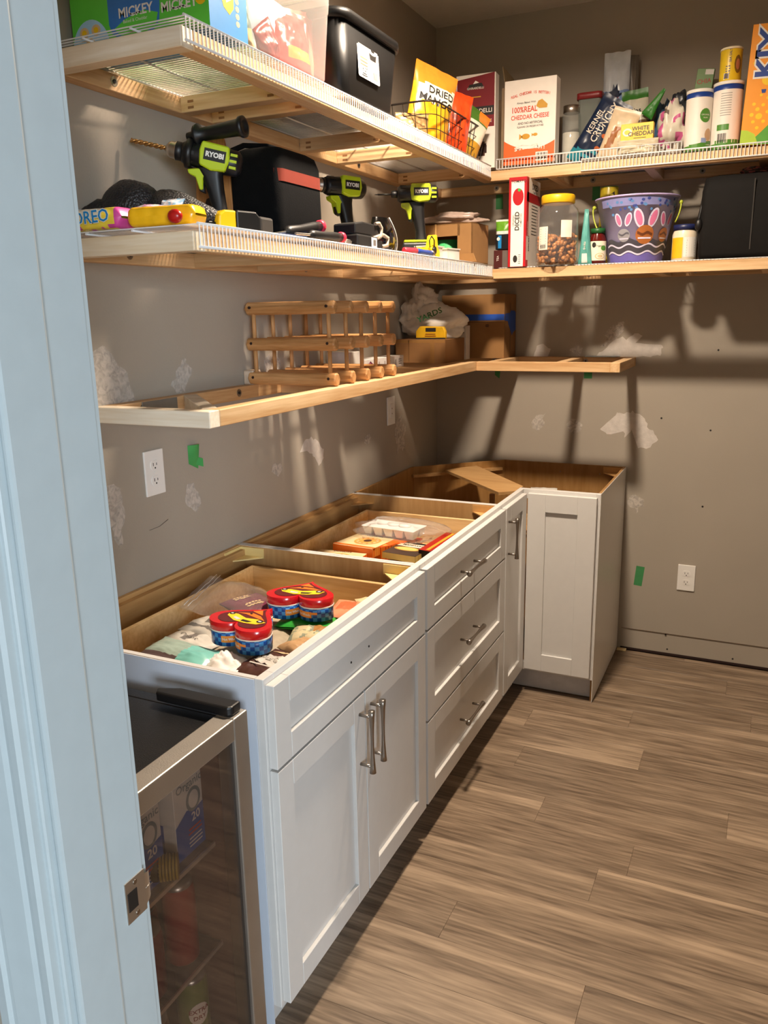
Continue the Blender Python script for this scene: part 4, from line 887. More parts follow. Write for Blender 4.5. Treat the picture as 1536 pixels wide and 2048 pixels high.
mb = MB(); s = lambda a, b, c=0: V((x+(.037+c)*math.sin(a/.037+.4), y-(.037+c)*math.cos(a/.037+.4), z+b))
shp(mb, s, disc2d(.013, .03, 14, .012, .055), 0, .0008); shp(mb, s, disc2d(.008, .018, 12, .012, .055), 2, .0011); txt(mb, s, 'SEA SALT', .011, -.015, .085, 1, .001, .0009, 90)
lines(mb, s, -.022, .05, .02, 4, .008, .003, 1); barcode(mb, s, -.026, .018, .018, .02, 3, 1)
mb.build('printed_label', [mat('#7a5a1e'), mat('#23386e'), mat('#c07a52'), LW_], t)
MB().lathe((x, y, z+.106), [(.0385, 0), (.0385, .006), (.036, .008), (.0001, .008)], n=32).build('lid', mat('#efe6c8', rough=.4), t)
# cereal box
F = FY(1.292, -.345, S1b).spin(-2.2)
def d(mb, F):
    w = .205
    shp(mb, F, poly2d([(.0, 0), (w, 0), (w, .085), (.12, .075), (.085, .062), (.062, .038), (.045, .022), (0, .012)]), 1); shp(mb, F, poly2d([(0, 0), (.06, 0), (.045, .035), (.02, .048), (0, .05)]), 2, .0007)
    txt(mb, F, 'KIX', .080, .056, .292, 3, .016, .0009, 90, 1.2); txt(mb, F, 'KIX', .080, .056, .292, 4, .006, .0014, 90, 1.2)
    for i, (a, b, r) in enumerate([(.068, .208, .020), (.020, .263, .006), (.052, .160, .005), (.075, .150, .006), (.032, .132, .006), (.045, .115, .007), (.062, .128, .006), (.028, .098, .007), (.052, .092, .011), (.078, .105, .006), (.035, .075, .006), (.068, .075, .006), (.050, .055, .006), (.10, .12, .007), (.12, .10, .01)]): shp(mb, F, disc2d(r, r*.9, 14, a, b), 5, .0008)
    shp(mb, F, poly2d([(.050, .178), (.066, .178), (.064, .166), (.053, .166)]), 4)
carton('cereal_box', 'orange puffed corn cereal box with blue lettering at the right edge', 'box', F, .205, .385, .06, [mat('#f29a1f', rough=.4, var=.02), mat('#4f9a2c'), mat('#a6c52c'), WHT, BLUE, YELW], d)
# ================================================================== MIDDLE SHELF
CYAN = mat('#1f86c8', rough=.4)
def loaf(name, label, x0, x1, y0, y1, z0, h, mats, mz, seed, draw=None, yaw=0):
    """wrapped tray pack with soft bulging faces"""
    cx, cy = (x0+x1)/2, (y0+y1)/2; L_, W_ = (x1-x0)/2, (y1-y0)/2
    t = thing(name, label, 'snack pack', (cx, cy, z0)); F = FY(cx, cy, z0).yaw(yaw)
    mb = MB(); n = 28; k = 18
    def pos(u, v, e=0):
        a = -L_+2*L_*u; c = math.cos(2*math.pi*v); s = math.sin(2*math.pi*v); p = .45
        end = min(1, (1-abs(2*u-1))*9)**.5; q = 1+.05*nz(u*9, v*6, seed)
        yy = (abs(c)**p)*(1 if c > 0 else -1)*(W_+e)*(.75+.25*end)*q; zz = (abs(s)**p)*(1 if s > 0 else -1)*(h/2+e)*(.12+.88*end)*q
        return F(a, h/2+zz, yy)
    mb.grid(lambda u, v: pos(u, v), n, k, zone=mz, flip=True); mb.build('wrapper', mats, t)
    if draw:
        mb = MB(); draw(mb, lambda a, b, c=0: F(a, b, W_*1.10+c+.002)); mb.build('printed_artwork', mats, t)
    return t
PKY = mat('#f0d64a', rough=.25, var=.05); PKW = mat('#f2ead8', rough=.3); MAGN = mat('#d14a9a', rough=.35)
def d(mb, F):
    txt(mb, F, 'OREO', .034, +.022, .023, 1, .009, .0004, 2, 1.05); txt(mb, F, 'OREO', .034, +.022, .023, 3, .0025, .0009, 2, 1.05)
loaf('cookie_pack', 'yellow and white sandwich cookie pack at the near end of the middle shelf', .048, .232, -2.355, -2.295, S2, .043, [PKY, PKW, MAGN, CYAN], lambda u, v: (2 if (u > .93 or u < .07 or (.72 < u < .80 and nz(u*30, v*9) > 0)) else (1 if .30 < u < .74 and v < .6 else (0 if nz(u*8, v*5) > -.25 else 2))), 3, d)
loaf('cookie_pack', 'plain golden yellow cookie pack beside the sandwich cookies', .236, .392, -2.335, -2.275, S2, .040, [mat('#f0b71a', rough=.25, var=.08)], None, 6, yaw=8)
tag(MB().ball((.372, -2.352, S2+.0135), .0165, .012, .0135).build('red_knob', mat('#b01414', rough=.3)), 'small round red knob in front of the golden cookie pack', 'ball')  # a red knob, modelled as a flattened ball
# net bag and wrapped sweets
def net_mat():
    mt = bpy.data.materials.new('black_netting'); mt.use_nodes = True; nt = mt.node_tree; b = nt.nodes['Principled BSDF']; L = nt.links.new
    tc = nt.nodes.new('ShaderNodeTexCoord'); v = nt.nodes.new('ShaderNodeTexVoronoi'); v.inputs['Scale'].default_value = 190
    L(tc.outputs['Object'], v.inputs['Vector']); bp = nt.nodes.new('ShaderNodeBump'); bp.inputs['Strength'].default_value = .8; bp.inputs['Distance'].default_value = .003
    L(v.outputs['Distance'], bp.inputs['Height']); L(bp.outputs[0], b.inputs['Normal']); b.inputs['Base Color'].default_value = (.012, .012, .014, 1); b.inputs['Roughness'].default_value = .5
    return mt
mb = MB(); NETM = net_mat()
crumple(mb, (.115, -2.18, S2+.045), .085, .07, .080, 3, .14, floor=S2, f=1.1, sharp=.25); crumple(mb, (.20, -2.16, S2+.03), .125, .06, .060, 5, .14, floor=S2, f=1.1, sharp=.25); crumple(mb, (.05, -2.2, S2+.03), .06, .05, .05, 15, .16, floor=S2, f=1.1, sharp=.5)
tag(mb.build('net_bag', NETM), 'black mesh net bag in a heap behind the cookie packs', 'bag')
tag(crumple(MB(), (.015, -2.26, S2+.022), .05, .035, .032, 31, .3, floor=S2).build('plastic_wrap', film((.62, .72, .82), .5, .15, 'blue_wrap')), 'pale blue clear wrap left of the net bag', 'wrap')
bag('candy_pack', 'pink and white candy wrapper lying on the sandwich cookie pack', FY(.215, -2.262, S2+.042).tilt(-75), .085, .04, .016, [mat('#e7a8cf', rough=.3), WHT], 71, zone=lambda u, v: 1 if nz(u*6, v*5) > .1 else 0, wr=.4)
bag('candy_pack', 'white candy wrapper with pale blue print on the cookie packs', FY(.262, -2.245, S2+.022).tilt(-35), .06, .055, .018, [mat('#e9e6ea', rough=.3), LB], 73, zone=lambda u, v: 1 if nz(u*6, v*5) > .15 else 0, wr=.4)
# wooden sign
t = thing('wooden_sign', 'wooden sign board with a dark letter S leaning on the wall behind the near drill', 'sign', (.09, -1.86, S2))
F = FY(.062, -1.872, S2).yaw(10)
sg = [(.0, 0), (.098, 0), (.101, .10), (.096, .20), (.085, .262), (.02, .262), (.004, .20), (-.002, .10)]
MB().prism(F, sg, -.014, 0).build('board', wood('#c98f52', '#9a6230', 2, scale=16, stretch=12, name='sign_wood'), t, bevel=.002)
mb = MB(); txt(mb, F, 'S', .115, .048, .075, 0, .006, .001, 0, 1.0); shp(mb, F, rect2d(.086, .012, 1, 1, .048, .075), 1, .0014); shp(mb, F, rect2d(.086, .0015, 1, 1, .048, .083), 0, .0018); shp(mb, F, rect2d(.086, .0015, 1, 1, .048, .067), 0, .0018)
mb.build('lettering', [mat('#2a1a10', rough=.7), mat('#b98148', rough=.6)], t)
# drills
def drill(name, label, base, fwd_deg, bit='gold', side=False, pitch=0, chuck=True, s=1.0, yel=LIME, bitlen=.09):
    """base = foot point; forward direction measured in the floor plane"""
    t = thing(name, label, 'power drill', base, 'lime and black cordless drills')
    a = math.radians(fwd_deg); u = V((math.cos(a), math.sin(a), 0)); n = V((-math.sin(a), math.cos(a), 0))
    if n.dot(V((1, -1, 0))) < 0: n = -n
    G = Fr(base, u, (0, 0, 1), n); p = math.radians(pitch); h = .195*s
    B = Fr(G(0, h, 0), u*math.cos(p)+V((0, 0, math.sin(p))), V((0, 0, math.cos(p)))-u*math.sin(p), n)
    c = lambda q, r0, r1, m=0, nn=20: None
    # motor housing
    mb = MB(); mb.lathe(None, [(.0001, -.082), (.020, -.081), (.029, -.072), (.031, -.05), (.031, .0), (.028, .028), (.027, .052), (.023, .060), (.0001, .060)], n=22, F=Fr(B.o, B.v, B.u, B.n))
    for i in range(8):
        q = i*math.pi/4; mb.fbox(Fr(B(.038, 0, 0), B.u, B.v*math.cos(q)+B.n*math.sin(q), B.n*math.cos(q)-B.v*math.sin(q)), -.010, .012, -.004, .004, .024, .0285)
    mb.build('motor_housing', BLACK, t)
    mb = MB()
    for sg_ in (1, -1):
        H_ = Fr(B.o, B.u, B.v, B.n*sg_)
        prof = [(-.052, .030), (.012, .031), (.016, .010), (.012, -.022), (-.015, -.030), (-.05, -.026), (-.058, 0)]
        mb.prism(H_, prof, .012, .0325)
    o = mb.build('side_shell', yel, t, bevel=.003)
    H_ = Fr(B(0, 0, .0325), B.u if B.u.dot(V((1, .3, 0))) > 0 else -B.u, B.v, B.n); sx = 1 if B.u.dot(V((1, .3, 0))) > 0 else -1
    mb = MB(); shp(mb, H_, rect2d(.052, .026, 1, 1, -.022*sx, .004), 0, .0004); txt(mb, H_, 'RYOBI', .0155, -.022*sx, .004, 1, .008, .0009, 0, 1.0)
    mb.build('nameplate', [BLACK, WHT], o)
    if side or not chuck:
        mb = MB()
        for k in range(3): mb.fbox(B.at(-.066, .014-.014*k, 0), -.008, .008, -.003, .003, -.031, .031)
        mb.build('vent_trim', yel, t)
    if chuck:
        MB().lathe(None, [(.0001, .056), (.021, .058), (.022, .075), (.019, .079), (.019, .088), (.016, .094), (.008, .101), (.0001, .101)], n=22, F=Fr(B.o, B.v, B.u, B.n), mz=lambda j: 0 if j < 2 else 1).build('chuck', [BLACK, STEEL], t)
        e = .100
    else:
        MB().lathe(None, [(.0001, .056), (.013, .058), (.012, .078), (.010, .082), (.0001, .082)], n=18, F=Fr(B.o, B.v, B.u, B.n)).build('collet', BLACK, t); e = .080
    bm = {'gold': mat('#a87b45', rough=.35, metal=.8), 'dark': mat('#2c2a28', rough=.4, metal=.6)}[bit]
    mb = MB(); r = .0055 if bit == 'gold' else .003
    if bit == 'gold':
        N = 40
        for st in (0, math.pi):
            mb.tube([B(e+bitlen*i/N, .0028*math.cos(st+i*.55), .0028*math.sin(st+i*.55)) for i in range(N+1)], .0034, 5)
    else: mb.cyl(B(e, 0, 0), B(e+bitlen*.8, 0, 0), r); mb.cyl(B(e+bitlen*.8, 0, 0), B(e+bitlen, 0, 0), r, .0008)
    mb.build('drill_bit', bm, t)
    # handle
    mb = MB(); k0 = len(mb.v); lev = [(.050*s, -.020, .026, .022), (.065*s, -.021, .020, .020), (.085*s, -.020, .018, .018), (.12*s, -.014, .0205, .018), (.15*s, -.008, .025, .019), (.17*s, -.004, .032, .019)]
    rows_ = []
    for z, off, hu, hn in lev:
        ring = rring(hu, hn, min(hu, hn)*.8, 4); rows_.append(len(ring)); mb.v += [tuple(G(off+x, z, y)) for x, y in ring]
    N = rows_[0]
    for j in range(len(lev)-1):
        for i in range(N): mb.f.append((k0+j*N+i, k0+j*N+(i+1) % N, k0+(j+1)*N+(i+1) % N, k0+(j+1)*N+i)); mb.mi.append(0); mb.sm.append(True)
    mb.build('handle', BLACK, t)
    MB().prism(Fr(G(0, 0, 0), G.u, G.v, G.n), [(.004, .170*s), (.048, .168*s), (.046, .158*s), (.030, .150*s), (.022, .120*s), (.014, .12*s), (.012, .148*s), (-.02, .150*s)], -.0165, .0165).build('trigger_guard', yel, t, bevel=.002)
    MB().prism(Fr(G(0, 0, 0), G.u, G.v, G.n), [(.012, .148*s), (.028, .146*s), (.024, .118*s), (.010, .112*s)], -.009, .009).build('trigger', BLACK, t, bevel=.002)
    MB().fbox(G, -.065, .045, .0005, .052*s, -.034, .034).build('battery', mat('#1b1b1d', rough=.5), t, bevel=.006, seg=2)
    MB().fbox(G, -.06, .04, .052*s, .060*s, -.030, .030).build('battery_mount', yel if not side else BLACK, t, bevel=.003)
    if side:
        MB().lathe(None, [(.028, -.008), (.034, -.006), (.034, .008), (.028, .01)], n=24, F=Fr(B(.042, 0, 0), B.v, B.u, B.n)).build('handle_collar', BLACK, t)
        s0 = B(.035, .034, .0); hv = V((.95, .10, .07)).normalized(); C = s0+V((0, 0, .008))
        mb = MB(); mb.lathe(None, [(.010, -.02), (.012, .0), (.024, .004), (.026, .012), (.015, .018), (.016, .045), (.0175, .085), (.019, .118), (.024, .124), (.024, .132), (.015, .134), (.013, .128), (.0001, .128)], n=24, F=Fr(C, hv.orthogonal(), hv, hv.cross(hv.orthogonal())))
        mb.build('side_handle', BLACK, t)
    return t
drill('cordless_drill', 'cordless drill with long gold twist bit and black side handle', V((.190, -1.985, S2)), 206, 'gold', True, 13, True, .98, bitlen=.085)
drill('cordless_drill', 'cordless drill right of the black tool bag, chuck facing the doorway', V((.20, -1.32, S2)), 238, 'dark', False, 2, True, 1.05, bitlen=.07)
drill('impact_driver', 'lime cordless driver at the far end with yellow base beside the plastic trays', V((.285, -.935, S2)), 206, 'dark', False, 0, False, 1.14, bitlen=.06)
# soft tool bag with orange stripe
t = thing('tool_bag', 'black square tool bag with an orange stripe', 'tool bag', (.20, -1.735, S2))
F0 = (.222, -1.735); BG = matte(mat('#070708', rough=.9, var=.2, bump=.4, bscale=600, name='black_canvas'))
mb = MB(); loft(mb, F0, [(S2+.014, .074, .112, .02), (S2+.03, .080, .118, .025), (S2+.20, .078, .114, .025), (S2+.226, .072, .106, .03), (S2+.236, .056, .09, .03)], cap1=True); mb.build('bag_body', BG, t)
def st(u, v):
    y = -1.847+.224*u; e = max(0, abs(y+1.735)-.092)/.022; return V((F0[0]+.0810-.020*e*e, y, S2+.150+.030*v))
MB().grid(st, 24, 1).build('orange_stripe', mat('#701f08', rough=.9), t)
MB().tube([(.16, -1.84, S2+.232), (.17, -1.80, S2+.25), (.2, -1.735, S2+.256), (.22, -1.68, S2+.25), (.23, -1.65, S2+.232)], .007, 6).build('carry_strap', BG, t)
tag(MB().box(.12, .375, -1.97, -1.60, S2, S2+.012).build('blue_case', mat('#1b2f57', rough=.5), bevel=.004, seg=2), 'flat dark blue case under the black tool bag', 'case')
# tape measure and small dark pouch
t = thing('tape_measure', 'yellow and black tape measure behind the lip of the middle shelf', 'tape measure', (.34, -2.12, S2))
F = FX(.366, -2.135, S2).yaw(-25)
MB().prism(F, [(-.045, 0), (.0, 0), (.0, .046), (-.028, .046), (-.042, .036)], -.04, 0).build('case', YELW, t, bevel=.004, seg=2)
MB().prism(F, [(.0, 0), (.060, 0), (.062, .034), (.05, .046), (.0, .047)], -.041, .001).build('rubber_grip', BLACK, t, bevel=.004, seg=2)
MB().fbox(F, -.062, -.044, .002, .022, -.03, -.012).build('hook', BLACK, t, bevel=.002)
tag(MB().fbox(FX(.37, -2.045, S2), 0, .055, 0, .042, -.05, 0).build('tool_pouch', mat('#2b2723', rough=.7), bevel=.006, seg=2), 'dark grey block beside the tape measure', 'tool')
# screwdrivers with red ends
def rod(name, label, p, q, r, mats, cat, cap=True, group=None, cr=1.0):
    p, q = V(p), V(q); d_ = (q-p); L_ = d_.length; a = d_.normalized(); t = thing(name, label, cat, p, group); F = Fr(p, a.orthogonal(), a, a.cross(a.orthogonal()))
    MB().lathe(None, [(.003, -.07), (.003, .0), (r*.7, .002), (r, .015), (r*.85, L_*.4), (r, L_*.8), (r*.9, L_)], n=18, F=F, mz=lambda j: 1 if j == 0 else 0).build('grip', [mats[0], STEEL], t)
    if cap: MB().lathe(None, [(r*.95, L_-.004), (r*1.15*cr, L_), (r*1.15*cr, L_+.008), (r*.7, L_+.015), (.0001, L_+.017)], n=18, F=F).build('end_cap', mats[1], t)
    return t
PKR = mat('#e0304a', rough=.35)
rod('screwdriver', 'black screwdriver with a round red end, upper of the two', (.345, -1.90, S2+.020), (.350, -1.735, S2+.046), .014, [BLACK, PKR], 'screwdriver', group='black screwdrivers with red ends')
rod('screwdriver', 'black screwdriver with a round red end, lower of the two near the lip', (.390, -1.86, S2+.014), (.385, -1.685, S2+.020), .0125, [BLACK, PKR], 'screwdriver', group='black screwdrivers with red ends')
mb = MB()
for i in range(5): mb.cyl((.392-.006*i, -1.68+.012*i, S2+.004+.004*i), (.385-.004*i, -1.63+.01*i, S2+.006+.003*i), .0035, n=6)
tag(mb.build('driver_bits', mat('#77706a', rough=.4, metal=.7)), 'few loose grey driver bits beside the red ended screwdrivers', 'bits')
# battery packs
t = thing('battery_pack', 'black battery pack with white label near the shelf lip', 'battery', (.36, -1.53, S2), 'black battery packs')
F = FX(.395, -1.60, S2)
MB().fbox(F, 0, .13, 0, .036, -.075, 0).fbox(F, .13, .175, .002, .030, -.06, -.006).build('pack', mat('#1a1a1b', rough=.5), t, bevel=.005, seg=2)
mb = MB(); shp(mb, F, rect2d(.036, .028, 1, 1, .100, .018), 0, .0012); shp(mb, F, rect2d(.018, .016, 1, 1, .102, .018), 1, .0016); mb.build('label', [WHT, mat('#6b6460')], t)
t = thing('battery_pack', 'black battery pack lying on top of the labelled one', 'battery', (.35, -1.53, S2+.037), 'black battery packs')
F = FX(.385, -1.595, S2+.037)
MB().prism(F, [(0, .0), (.15, .0), (.155, .010), (.13, .034), (.05, .036), (.0, .028)], -.07, 0).build('pack', mat('#161617', rough=.5), t, bevel=.004, seg=2)
mb = MB(); mb.tube([(.388, -1.475, S2+.072), (.388, -1.448, S2+.076), (.388, -1.432, S2+.064), (.388, -1.438, S2+.040), (.388, -1.47, S2+.030)], .005, 6); mb.tube([(.386, -1.49, S2+.030), (.386, -1.42, S2+.046), (.386, -1.385, S2+.040), (.386, -1.39, S2+.018), (.386, -1.43, S2+.012)], .006, 6)
tag(mb.build('spring_clamp', mat('#a89786', rough=.5)), 'beige spring clamp hanging off the black battery packs', 'clamp')
# face shield
t = thing('face_shield', 'dark clear face shield standing on edge behind the far driver', 'face shield', (.27, -1.16, S2))
VIS = mat('#0c0b0b', rough=.12, coat=.3, var=.1, name='dark_visor')
mb = MB()
def vs(u, v):
    a = math.radians(-95+190*u); e = .35+.65*math.sin(math.pi*(.18+.64*v)); return V((.270+.040*math.cos(a)*e, -1.165+.078*math.sin(a)*e-.022*v, S2+.002+.118*v))
mb.grid(vs, 24, 12); mb.grid(lambda u, v: vs(u, 1)*(1-v)+V((.262, -1.187, S2+.120))*v, 24, 3)
mb.build('visor', VIS, t)
MB().tube([vs(.52+.22*j/8, 1-.95*j/8)+V((.0015, 0, .001)) for j in range(9)], .0016, 5).build('painted_highlight', mat('#e6e0d8', rough=.2), t)  # pale tube draws the glint across the visor, not a part of it
MB().box(.225, .262, -1.215, -1.105, S2+.001, S2+.070).build('headband', BLACK, t, bevel=.012, seg=3)
# yellow chalk line tool, blue handle tool, plastic trays
t = thing('chalk_reel', 'yellow chalk line tool lying in front of the far driver', 'tool', (.375, -1.07, S2))
F = FX(.392, -1.14, S2+.004)
MB().prism(F, [(0, .012), (.03, .026), (.095, .030), (.10, .010), (.06, .002)], -.03, -.008).build('body', YELW, t, bevel=.003)
MB().prism(F, [(.115, .0), (.185, .0), (.188, .022), (.170, .034), (.160, .075), (.140, .072), (.125, .038), (.11, .030)], -.035, -.005).build('reel_housing', YELW, t, bevel=.003)
MB().cyl(F(.125, .022, -.006), F(.125, .022, .002), .012, n=18).build('crank', BLACK, t)
MB().tube([F(.09, .03, -.004), F(.075, .05, 0), (F(.095, .065, 0)), F(.118, .055, 0), F(.12, .02, 0)], .0022, 5).build('cord', BLACK, t)
rod('screwdriver', 'blue handled screwdriver with a red front end behind the lip', (.402, -1.20, S2+.012), (.402, -1.075, S2+.011), .010, [mat('#27418c', rough=.35), STEEL], 'screwdriver')
tag(MB().cyl((.395, -1.285, S2+.010), (.402, -1.205, S2+.012), .009, .010, n=14).build('handgrip', mat('#c03040', rough=.4), bevel=.002), 'short red marker beside the blue screwdriver', 'handgrip')  # a red tool handle, modelled as a plain short rod
def tray(label, F, L_, W_, h):
    t = thing('plastic_tray', label, 'tray', F.o, 'clear plastic parts trays')
    mb = MB(); w_ = .0022
    mb.fbox(F, 0, L_, 0, w_, -W_, 0); mb.fbox(F, 0, w_, 0, h, -W_, 0); mb.fbox(F, L_-w_, L_, 0, h, -W_, 0); mb.fbox(F, 0, L_, 0, h, -w_, 0); mb.fbox(F, 0, L_, 0, h, -W_, -W_+w_)
    mb.build('tray', film((.9, .88, .85), .55, .2, 'cloudy_plastic'), t)
    mb = MB().fbox(F, -.003, L_+.003, h-.004, h, -.003, .003).fbox(F, -.003, .003, h-.004, h, -W_, 0).fbox(F, L_-.003, L_+.003, h-.004, h, -W_, 0).fbox(F, -.003, L_+.003, h-.004, h, -W_-.003, -W_+.003); mb.build('rim', mat('#cfc7bc', rough=.4), t)
tray('clear plastic parts tray behind the chalk line tool', FX(.375, -.98, S2+.001), .09, .07, .045)
tray('clear plastic parts tray tipped toward the shelf lip beside the cardboard box', FX(.398, -.905, S2+.002).yaw(-12), .075, .075, .038)
# cardboard box with open front and green roll
F = FY(.185, -.665, S2).yaw(-4); w_, h_, d_ = .225, .145, .16
t = thing('cardboard_box', 'open fronted cardboard box with a green roll inside on the middle shelf', 'box', F(w_/2, 0, -d_/2))
mb = MB(); q = .004
mb.fbox(F, 0, w_, 0, q, -d_, 0); mb.fbox(F, 0, q, 0, h_, -d_, 0); mb.fbox(F, w_-q, w_, 0, h_, -d_, 0); mb.fbox(F, 0, w_, h_-q, h_, -d_, 0); mb.fbox(F, 0, w_, 0, h_, -d_, -d_+q)
mb.fbox(F, 0, .175, h_-.045, h_, -q, 0); mb.fbox(F, .165, w_, 0, h_, -q, 0)
mb.build('box_body', CARD, t)
MB().prism(Fr(F(.0, .003, 0), F.u, (0, -.35, .94), F.n), [(.03, 0), (.245, 0), (.235, .032), (.045, .036)], .001, .005).build('front_flap', mat('#b88a55', rough=.8, var=.06), t)
MB().fbox(F, .072, .078, h_-.045, h_, 0, .0006).build('tape_seam', mat('#c39a62', rough=.4), t)
t = thing('tape_roll', 'green roll inside the open cardboard box', 'tape roll', F(.095, .005, -.06))
MB().lathe(F(.095, .005, -.065), [(.022, 0), (.045, .0), (.045, .085), (.022, .085), (.022, 0)], n=28).build('roll', mat('#3fae66', rough=.6), t)
mb = MB(); crumple(mb, F(.11, .165, -.08), .125, .07, .026, 44, .35, floor=F.o.z+h_+.001)
tag(mb.build('wrapped_pack', [film((.50, .38, .32), .45, .08, 'brown_wrap')]), 'clear brown wrapped pack lying on the open cardboard box', 'pack')
mb = MB()
for i, (a, b, r) in enumerate([(.0, 0, .004), (.02, .004, .004), (-.02, .006, .003), (.035, .0, .003)]): mb.cyl(F(a-.005, .004+b, .02), F(a+.055, .006+b, .028), r, n=8)
tag(mb.build('bolts', mat('#b7aca0', rough=.35, metal=.8)), 'few loose steel bolts on the lip in front of the cardboard box', 'bolts')
# --- middle shelf, back side --------------------------------------------------------------
bag('snack_pouch', 'white and lime green snack pouch between the cardboard box and the tomato carton', FY(.415, -.30, S2b+.09), .065, .105, .03, [WHT, mat('#6aa52a', rough=.35), CYAN], 81, zone=lambda u, v: 1 if .55 < v < .95 else 0)
t = carton('dark_box', 'black box with blue and white corner mark beside the cardboard box', 'box', FY(.392, -.335, S2b+.075), .075, .06, .09, [mat('#15161a', rough=.4), CYAN, WHT], lambda mb, F: (shp(mb, F, rect2d(.014, .05, 1, 1, .018, .03), 1), shp(mb, F, disc2d(.007, .007, 12, .012, .042), 2, .0008)))
t = carton('red_brown_box', 'dark red and grey carton low behind the shelf corner', 'box', FY(.388, -.345, S2b), .078, .072, .12, [mat('#4d1713', rough=.5), mat('#6b5f58', rough=.5), WHT], lambda mb, F: (shp(mb, F, rect2d(.040, .068, 1, 1, .057, .036), 1), txt(mb, F, 'TEA', .012, .018, .04, 2, .001, .0008, 90)))
# tomato carton
TMR = mat('#b3121f', rough=.4)
F = FY(.472, -.425, S2b)
def d(mb, F):
    shp(mb, F, rect2d(.052, .318, 1, 1, .036, .160), 1); shp(mb, F, disc2d(.022, .032, 18, .038, .262), 0, .001); shp(mb, F, disc2d(.006, .006, 8, .042, .287), 3, .0013)
    txt(mb, F, 'DICED', .024, .036, .172, 2, .005, .001, 90); txt(mb, F, 'ORGANIC', .0095, .020, .175, 2, .001, .001, 90); txt(mb, F, 'TOMATOES', .0095, .051, .175, 2, .001, .001, 90); txt(mb, F, 'TOMATO', .014, .04, .318, 2, .002, .001, 0)
    shp(mb, F, disc2d(.009, .014, 12, .03, .03), 2, .0008); lines(mb, F, .047, .045, .012, 5, .008, .002, 2)
t = carton('tomato_carton', 'tall red and white diced tomato carton on the middle back shelf', 'carton', F, .072, .335, .20, [TMR, LW_, INK, GREEN], d)
mb = MB(); G = FX(.5445, -.425, S2b)
shp(mb, G, rect2d(.20, .335, 1, 1, .10, .1675), 1, .0004); shp(mb, G, rect2d(.2, .035, 1, 1, .10, .262), 0, .0007); shp(mb, G, rect2d(.028, .335, 1, 1, .014, .1675), 0, .0007)
txt(mb, G, 'DICED', .030, .12, .305, 2, .005, .001); txt(mb, G, 'TOMATOES', .012, .12, .285, 2, .001, .001); lines(mb, G, .12, .235, .12, 10, .012, .003, 2); shp(mb, G, rect2d(.03, .09, 1, 1, .014, .07), 1, .001); txt(mb, G, 'KIRKLAND', .013, .014, .14, 1, .002, .001, 90); txt(mb, G, 'DICED', .02, .038, .09, 2, .003, .001, 90)
mb.build('printed_side', [TMR, LW_, INK], t)
# pretzel jar
x, y = .662, -.40; z = S2b; r = .082
t = thing('pretzel_jar', 'big clear jar of pretzel nuggets with a yellow lid', 'jar', (x, y, z))
MB().lathe((x, y, z), [(.0001, .002), (r*.9, .002), (r, .014), (r, .185), (r*.92, .207), (r*.74, .222), (r*.72, .235)], n=40).build('jar_body', film((.93, .93, .93), .93, .04, 'clear_jar'), t)
MB().lathe((x, y, z+.228), [(r*.76, 0), (r*.78, .002), (r*.78, .026), (r*.74, .031), (.0001, .031)], n=36).build('lid', mat('#e9b91c', rough=.4), t)
s = lambda a, b, c=0: V((x+(r+.0008+c)*math.sin(a/r), y-(r+.0008+c)*math.cos(a/r), z+b))
mb = MB(); shp(mb, s, rect2d(.042, .085, 6, 1, -.038, .098), 0, .0004); lines(mb, s, -.038, .132, .034, 8, .009, .0025, 1); barcode(mb, s, -.038, .068, .03, .018, 0, 1)
mb.build('label', [mat('#e6e0d2', rough=.5), INK], t)
mb = MB(); shp(mb, s, rect2d(.045, .062, 6, 1, .055, .13), 0, .0004); mb.build('label', [mat('#e6e0d2', rough=.5), INK], t)
mb = MB(); rr = random.Random(5)
for i in range(330):
    a = rr.random()*6.283; q = (r-.014)*math.sqrt(rr.random() if i % 3 else 1); b = .012+.098*rr.random()
    c_ = V((x+q*math.cos(a), y+q*math.sin(a), z+b)); dv = V((rr.uniform(-1, 1), rr.uniform(-1, 1), rr.uniform(-1, 1))).normalized()
    mb.lathe(None, [(.0001, -.011), (.0055, -.009), (.0075, 0), (.0055, .009), (.0001, .011)], n=7, F=Fr(c_, dv.orthogonal(), dv, dv.cross(dv.orthogonal())))
tag(mb.build('pretzel_nuggets', mat('#b87a40', rough=.35, var=.4, nscale=70)), 'brown pretzel nuggets filling the lower half of the clear jar', 'pretzels', kind='stuff')
bag('snack_pouch', 'narrow teal pouch between the pretzel jar and the sauce jar', FY(.768, -.375, S2b), .055, .205, .03, [mat('#5aa39b', rough=.4, var=.06), WHT], 85, zone=lambda u, v: 1 if .02 < v < .2 and abs(u-.5) < .2 else 0, taper=.75, draw=lambda mb, fn: txt(mb, Sf(fn), 'fruits', .014, 0, .07, 1, .002, .001, 90))
x, y = .806, -.335; r = .034
t = thing('sauce_jar', 'dark red sauce jar with cream label left of the purple bucket', 'jar', (x, y, z))
MB().lathe((x, y, z), [(.0001, .001), (r*.9, .001), (r, .008), (r, .095), (r*.75, .112), (r*.74, .118)], n=30).build('glass', mat('#5a120c', rough=.12, coat=.5), t)
MB().lathe((x, y, z+.116), [(r*.82, 0), (r*.84, .018), (.0001, .020)], n=28).build('lid', mat('#1f5a2c', rough=.4), t)
s = lambda a, b, c=0: V((x+(r+.0006+c)*math.sin(a/r+.3), y-(r+.0006+c)*math.cos(a/r+.3), z+b))
mb = MB(); shp(mb, s, rect2d(.085, .072, 10, 1, 0, .050), 0, .0002); shp(mb, s, disc2d(.008, .010, 10, -.016, .072), 1, .0006); txt(mb, s, 'Organic', .009, .004, .068, 2, .001, .0006); shp(mb, s, disc2d(.012, .010, 10, .022, .060), 3, .0006)
